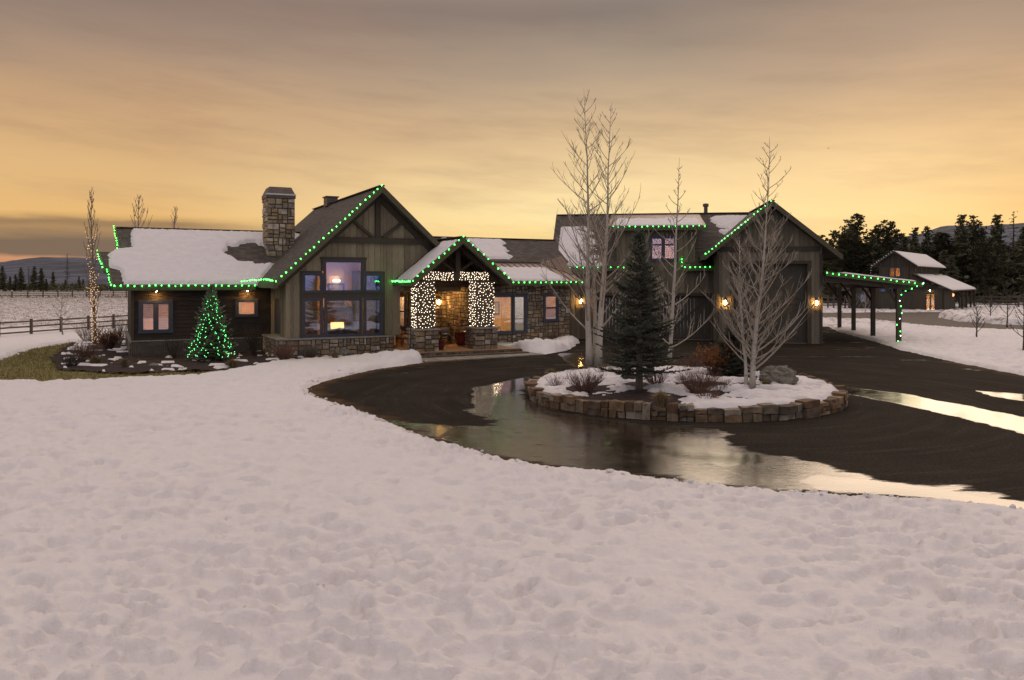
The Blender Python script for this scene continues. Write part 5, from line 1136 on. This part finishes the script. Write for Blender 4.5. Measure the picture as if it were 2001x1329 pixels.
bare_tree('aspen_tree', 'slender middle stem between the two tall aspen trunks', [stem(S1[1], Y)], stem(S1[1], Y)[0], 'aspen', 202, 18, .3, 1.7, .075, 5, .10, (.3, .8), twr=.011)
b0 = IP(1310, 713); Y = b0.y
bare_tree('aspen_tree', 'thin young aspen right behind the spruce with upswept branches', [stem([(1308, 714, 0), (1312, 640, 0), (1318, 540, 0), (1322, 440, 0), (1326, 370, 0), (1328, 308, 0)], Y)], b0, 'aspen', 203, 36, .08, 3.0, .085, 9, .10, (.25, .75), twr=.010, lpow=1.5)
b0 = IP(1468, 757); Y = b0.y
bare_tree('aspen_tree', 'forked silver aspen in front of the tall garage door', [stem([(1470, 757, 0), (1472, 690, 0), (1482, 600, 0), (1492, 520, 0), (1500, 400, 0), (1505, 268, 0)], Y)], b0, 'aspen', 204, 70, .09, 2.5, .085, 8, .075, (.35, .95), twr=.007, lpow=.75, twigs=3)
bare_tree('aspen_tree', 'thinner aspen stem beside the forked silver aspen', [stem([(1459, 757, .05), (1455, 690, .05), (1447, 600, .1), (1446, 540, .1), (1445, 470, .15)], Y)], stem([(1459, 757, .05)], Y)[0], 'aspen', 205, 28, .2, 1.6, .055, 6, .10, (.35, .85), twr=.0095)

IS = [('low grey twig shrub at the left edge of the planter island', 1086, 752, .30, .30, 22, 'twig'), ('round brown twiggy shrub left of the bare mulch on the island', 1142, 762, .52, .48, 110, 'twig'),
      ('small spiky twig shrub behind the round brown shrub', 1182, 730, .40, .34, 45, 'twig_grey'), ('low dark shrub under the spruce left of its trunk', 1222, 733, .42, .34, 70, 'bark_dark'),
      ('reddish twig shrub beside the spruce trunk', 1282, 752, .36, .40, 60, 'twig'), ('large reddish brown twig shrub in the middle of the island snow', 1366, 764, .60, .52, 150, 'twig'), ('smaller dark twig shrub in front of the large reddish shrub', 1384, 779, .36, .26, 60, 'twig'), ('sparse brown twigs spreading right of the large reddish shrub', 1405, 760, .42, .32, 45, 'twig')]
IS = [(lb, px, py, R_*1.32, H_*1.22, int(n*1.25), mt) for lb, px, py, R_, H_, n, mt in IS]
for i, (lb, px, py, R_, H_, n, mt) in enumerate(IS): bush('shrub', lb, IP(px, py), R_, H_, n, mt, 300+i, group='bare shrubs on the planter island')
bush('shrub', 'shrub with uplight glow painted orange into its leaves at the back of the planter island', IP(1398, 728), .62, .85, 90, 'twig', 320, leaf='rusty_uplit_leaf', nleaf=9, group='bare shrubs on the planter island')  # orange glow of an uplight is put into the leaf colour
bush('shrub', 'dense dark shrub behind the thin twigs at the back of the island', IP(1350, 722), .55, .55, 90, 'twig', 321, group='bare shrubs on the planter island')
for i, (lb, px, py, R_, H_, n) in enumerate([('straw coloured grass tuft at the front of the planter island', 1292, 793, .34, .50, 420), ('small tan grass tuft at the back left rim of the planter', 1075, 730, .24, .26, 160), ('pale grass tuft behind the thin aspen trunk', 1308, 716, .36, .42, 200), ('golden grass clump left of the boulder', 1495, 752, .18, .22, 150), ('golden grass clump right of the boulder', 1568, 737, .2, .24, 150)]): tuft(lb, IP(px, py), R_, H_, n, 400+i)

# ------------------------------------------------------------------ planting bed along the house
def GP(px, py, z=.03): x, y = G(px, py, z); return Vector((x, y, z))
xb = GP(413, 704); xr, tips = spruce('christmas_tree', 'small evergreen covered in green lights against the dark left wall', xb, 3.35, 1.12, 103, .12, 1.05, trunk_r=.07, droop=-.05, spl=.13, tone=1.7)
rr = random.Random(4); tl = []
for k in range(290):
    f = (k+.5)/290; z = .18+3.0*f**1.15; r = (1.08*(1-f**1.15*.97)**.9)*rr.uniform(.45, 1.0)**.6; a = k*.62+rr.uniform(-.12, .12); tl.append(xb+Vector((r*math.cos(a), r*math.sin(a), z+rr.uniform(-.06, .06))))
tl.sort(key=lambda p: p.y); fairy('green fairy lights wound around the small evergreen by the left wall', tl, 'fairy_green', .0155, None, 3)
BB = [('bushy brown shrub at the left corner of the planting bed', 165, 705, .8, .8, 130, 'twig'), ('tall grey twig shrub behind the fairy lit tree', 170, 668, .9, 1.0, 70, 'twig_grey'), ('rusty red shrub between the fairy lit tree and the house corner', 212, 680, .75, .9, 150, 'twig'), ('bare twig shrub against the left end wall', 232, 672, .5, 1.2, 60, 'twig_grey'),
      ('dark low shrub at the front of the left bed', 140, 716, .6, .5, 90, 'bark_dark'), ('thin dark shrub in front of the corrugated skirt', 340, 698, .5, .8, 40, 'bark_dark'), ('dark twig shrub right of the lit evergreen', 497, 694, .45, 1.3, 50, 'bark_dark'),
      ('brown shrub at the left end of the stone base', 556, 706, .62, .72, 130, 'twig'), ('second brown shrub below the window wall', 605, 698, .6, .62, 120, 'twig_grey'), ('low greenish shrub in front of the stone base', 650, 700, .35, .35, 60, 'twig_grey'), ('brown shrub between the stone base and the porch', 700, 690, .55, .5, 90, 'twig'),
      ('sparse brown shrub below the right stone wall window', 1060, 668, .55, .75, 60, 'twig'), ('dark twig shrub by the snow pile right of the porch', 1085, 670, .5, .55, 60, 'twig')]
for i, (lb, px, py, R_, H_, n, mt) in enumerate(BB): bush('shrub', lb, GP(px, py), R_, H_, n, mt, 500+i, group='bare shrubs along the house', rs=.010, leaf='rusty_uplit_leaf' if i == 2 else None, nleaf=5 if i == 2 else 0)
for i, (lb, px, py, R_, H_, n) in enumerate([('olive grass tuft in front of the lit evergreen', 455, 718, .42, .42, 300), ('straw grass tuft in front of the stone base', 655, 703, .35, .5, 260), ('dry grass tuft at the left of the bed near the lawn', 185, 712, .5, .45, 260), ('small grass tuft in front of the house corner', 243, 716, .35, .4, 160)]): tuft(lb, GP(px, py), R_, H_, n, 600+i, tone=.7)
for i, (px, py, r, lb) in enumerate([(668, 694, .42, 'grey landscaping rock in front of the stone base'), (690, 692, .30, 'smaller rock right of the grey landscaping rock'), (300, 716, .16, 'small rock in the mulch near the house corner')]):
    bo = MB(); bo.ico((0, 0, r*.25), r, 3, (1.25, .8, .55), 1., .25, i+2); o = bo.build('rock', 'boulder'); o.location = GP(px, py); tag(o, lb, 'rock')

# fairy lit tree at the left end
b0 = GP(181, 672, 0); Y = b0.y
lt, tips = bare_tree('columnar_tree', 'slender upright bare tree wrapped in amber lights left of the house', [stem([(186, 672, 0), (184, 600, 0), (181, 500, 0), (178, 430, 0), (179, 366, 0)], Y)], b0, 'bark', 206, 40, .16, 2.4, .10, 4, .32, (.75, 1.1), twr=.011, lpow=.75)
rr = random.Random(9); lp = []
for k in range(95): f = (k/95)*.46; z = f*9.; a = k*1.9; r = .14+.05*rr.random(); c = stem([(186-f*9, 672-f*306, 0)], Y)[0]; lp.append(Vector((c.x+r*math.cos(a), c.y-abs(r*math.sin(a)), z+.1)))
tp2 = []
for br in tips:
    if len(br) == 8 and rr.random() < .7:
        for q in range(4):
            p, d = along(br, rr.uniform(.0, .8))
            if p.z < 6.6: tp2.append(p+b0+Vector((rr.uniform(-.04, .04), -.05, 0)))
tp2.sort(key=lambda p: p.z)
fairy('amber fairy lights wound up the slender tree at the left of the house', lp+tp2, 'bulb_amber', .019, None, 5)
bare_tree('young_tree', 'thin young bare tree by the near left fence', [stem([(123, 659, 0), (119, 620, 0), (122, 572, 0)], 52)], GP(123, 659, 0), 'bark', 207, 10, .3, 1.2, .05, 4, .1, twr=.012)
bare_tree('bare_tree', 'bare tree top showing above the snowy roof left of the chimney', [stem([(270, 520, 0), (270, 440, 0), (271, 380, 0)], 64)], (P3(270, 520, 64).x, 64, 0), 'bark', 208, 18, .3, 2.6, .09, 5, .2, (.6, 1.), twr=.016)
bare_tree('bare_tree', 'smaller bare tree top above the snowy roof near the chimney', [stem([(341, 520, 0), (341, 440, 0), (343, 405, 0)], 66)], (P3(341, 520, 66).x, 66, 0), 'bark', 209, 12, .3, 2.0, .07, 4, .2, (.6, 1.), twr=.016)
for i, (px, py, tp, Y, lb, lm) in enumerate([(1908, 665, 590, 48.7, 'young bare tree in the snow in front of the barn road', 1.0), (1935, 629, 560, 71, 'bare sapling in the snow pile right of the barn', 1.8), (1968, 640, 545, 63, 'bare sapling near the right edge beside the barn road', 1.8), (2000, 690, 575, 40, 'bare young tree cut by the right edge of the photo', 1.6), (1690, 622, 562, 77.8, 'pale young aspen seen under the carport', 1.8), (1667, 622, 558, 79, 'second pale young aspen seen between carport posts', 1.8)]):
    bare_tree('young_tree', lb, [stem([(px, py, 0), (px+1, (py+tp)/2, 0), (px, tp, 0)], Y)], (P3(px, py, Y).x, Y, 0), 'aspen' if i > 3 else 'bark_dark', 230+i, 16, .2, lm, .05, 4, .15, twr=.013)

# ------------------------------------------------------------------ fences
def fence(name, label, pts, hgt, rails, pr=.07, rr_=.05, cat='fence'):
    root = thing(name, label, cat, (pts[0][0], pts[0][1], 0))
    o = Vector((pts[0][0], pts[0][1], 0)); pm = MB(); pm.box(-pr, pr, -pr, pr, -.1, hgt); me = pm.mesh('post', 'fence')
    for p in pts: q = bpy.data.objects.new('post', me); COL.objects.link(q); q.parent = root; q.location = Vector((p[0], p[1], 0))-o
    for a, b2 in zip(pts[:-1], pts[1:]):
        m_ = MB()
        for z in rails: m_.beam(Vector((a[0], a[1]-pr, z))-o, Vector((b2[0], b2[1]-pr, z))-o, .035, rr_*2)
        m_.build('rail', 'fence', root)
def lerp_pts(a, b2, n): return [(a[0]+(b2[0]-a[0])*i/(n-1), a[1]+(b2[1]-a[1])*i/(n-1)) for i in range(n)]
fence('rail_fence', 'near timber rail fence across the snow left of the house', lerp_pts((-32.9, 47.7), (-28.6, 64.4), 8), 1.15, (.30, .64, .98))
fence('rail_fence', 'far timber rail fence crossing the snowy field on the left', lerp_pts((-128, 158), (-80, 225), 26), 1.35, (.4, .8, 1.2), .10, .07)
fence('rail_fence', 'timber rail fence right of the barn', lerp_pts((62.5, 110), (84, 97), 9), 1.7, (.5, 1.0, 1.5), .09, .07)
fence('rail_fence', 'close set paddock fence seen between the garage and the carport posts', lerp_pts((40.5, 104), (46.5, 104), 9), 1.8, (.5, 1., 1.5, ), .08, .06)

# ------------------------------------------------------------------ distant conifers
CONF = [conifer_meshes(700+i, s) for i, s in enumerate(('pine', 'pine', 'pine', 'fir', 'fir', 'thin'))]
def conifer(px, top, Y, k, label, group, wide=1.):
    h = CH+(HY-top)/F_PX*Y; s_ = h/14.; rr = random.Random(int(px*7+Y)); root = thing('conifer_tree', label, 'tree', ((px-CX)/F_PX*Y, Y, 0), rr.uniform(0, 6.28), group)
    for me, nm in zip(CONF[k], ('crown', 'trunk')): o = bpy.data.objects.new(nm, me); COL.objects.link(o); o.parent = root; o.scale = (s_*wide, s_*wide, s_)
PINES = [(1628, 450, 128, 0), (1658, 430, 138, 1), (1677, 418, 126, 2), (1704, 448, 150, 0), (1725, 431, 140, 1), (1744, 433, 144, 2), (1766, 458, 150, 3), (1787, 445, 146, 4), (1813, 444, 140, 3), (1834, 454, 150, 2), (1880, 420, 138, 4), (1903, 422, 146, 1), (1921, 447, 150, 3), (1950, 420, 140, 4), (1979, 409, 136, 5), (2002, 444, 140, 3), (2030, 425, 140, 0)]
LBL = {1677: 'tallest round topped pine behind the carport on the right', 1979: 'thin spindly conifer standing tallest near the right edge', 1628: 'first pine right of the garage gable', 1880: 'tall layered fir above the right end of the barn roof', 1950: 'broad fir left of the thin spindly conifer'}
for px, tp, Y, k in PINES: conifer(px, tp, Y, k, LBL.get(px, 'dark pine on the skyline behind the barn'), 'conifers behind the barn', 1.1)
rr = random.Random(31)
for i in range(46):
    px = 1600+i*9.6+rr.uniform(-5, 5); conifer(px, rr.uniform(455, 500), rr.uniform(118, 175), rr.choice((0, 1, 2, 3, 4)), 'lower dark conifer in the thicket behind the barn', 'lower conifers behind the barn', 1.45)
LEFT = [(6, 520, 3), (30, 536, 4), (42, 523, 3), (56, 519, 5), (66, 521, 3), (80, 524, 4), (104, 531, 3), (-20, 518, 3), (20, 540, 4), (90, 545, 3), (128, 546, 4), (155, 540, 3), (163, 545, 4), (-50, 525, 4)]
for px, tp, k in LEFT: conifer(px, tp, 300+rr.uniform(-15, 25), k, 'small dark conifer at the far edge of the left field', 'conifers beyond the left field', 1.3)
conifer(131, 494, 280, 5, 'lone tall thin dead conifer on the far left skyline', None, .9)
# leftover far brush line
tb = MB(); rr = random.Random(12)
for k in range(5000):
    Y = rr.uniform(300, 340); x = rr.uniform(-260, -60); z = rr.uniform(0, 2.4)**1.0; s_ = rr.uniform(.4, .9); a = Vector((rr.gauss(0, 1), rr.gauss(0, 1), rr.gauss(0, 1))).normalized(); b2 = a.orthogonal(); p = Vector((x, Y, z)); tb.add([p-a*s_, p+b2*s_*.5, p+a*s_, p-b2*s_*.5], [(0, 1, 2, 3)], rr.uniform(.6, 1.3))
tag(tb.build('far_brush', 'needle_far'), 'low dark brush along the far edge of the left field', 'brush', kind='stuff')
tb = MB()
for k in range(9000):
    Y = rr.uniform(125, 180); px = rr.uniform(1560, 2250); x = (px-CX)/F_PX*Y; z = rr.uniform(0, 5.)*rr.random(); s_ = rr.uniform(.3, .7); a = Vector((rr.gauss(0, 1), rr.gauss(0, 1), rr.gauss(0, 1))).normalized(); b2 = a.orthogonal(); p = Vector((x, Y, z)); tb.add([p-a*s_, p+b2*s_*.5, p+a*s_, p-b2*s_*.5], [(0, 1, 2, 3)], rr.uniform(.5, 1.2))
tag(tb.build('underbrush', 'needle_far'), 'dark underbrush below the conifers behind the barn', 'brush', kind='stuff')
# frozen brown weeds standing in the left field
tb = MB()
for k in range(6000):
    Y = 62*math.exp(rr.random()*1.2); px = rr.uniform(-150, 270); x = (px-CX)/F_PX*Y; h = rr.uniform(.08, .3); w_ = rr.uniform(.02, .05)*Y/60
    tb.add([(x-w_, Y, 0), (x+w_, Y, 0), (x+rr.uniform(-.1, .1), Y, h)], [(0, 1, 2)], rr.uniform(.4, .9))
tag(tb.build('field_weeds', 'dry_grass'), 'brown weed stubble poking through the snow of the left field', 'weeds', kind='stuff')
# small bird high in the sky
bd = MB(); bd.ico((0, 0, 0), .10, 2, (2.2, .8, .7)); bd.ico((.27, 0, .05), .07, 1); bd.add([(-.05, .0, .05), (.1, 0, .05), (.02, .55, .2), (-.1, .5, .2)], [(0, 1, 2, 3)]); bd.add([(-.05, .0, .05), (.1, 0, .05), (.02, -.55, .2), (-.1, -.5, .2)], [(0, 1, 2, 3)]); bd.add([(-.24, -.05, 0), (-.24, .05, 0), (-.45, .1, .02), (-.45, -.1, .02)], [(0, 1, 2, 3)])
o = bd.build('bird', 'black'); o.scale = (.45,)*3; o.location = P3(1618, 290, 130); o.rotation_euler = (0, .2, .5); tag(o, 'tiny dark bird flying in the sky right of the aspens', 'bird')
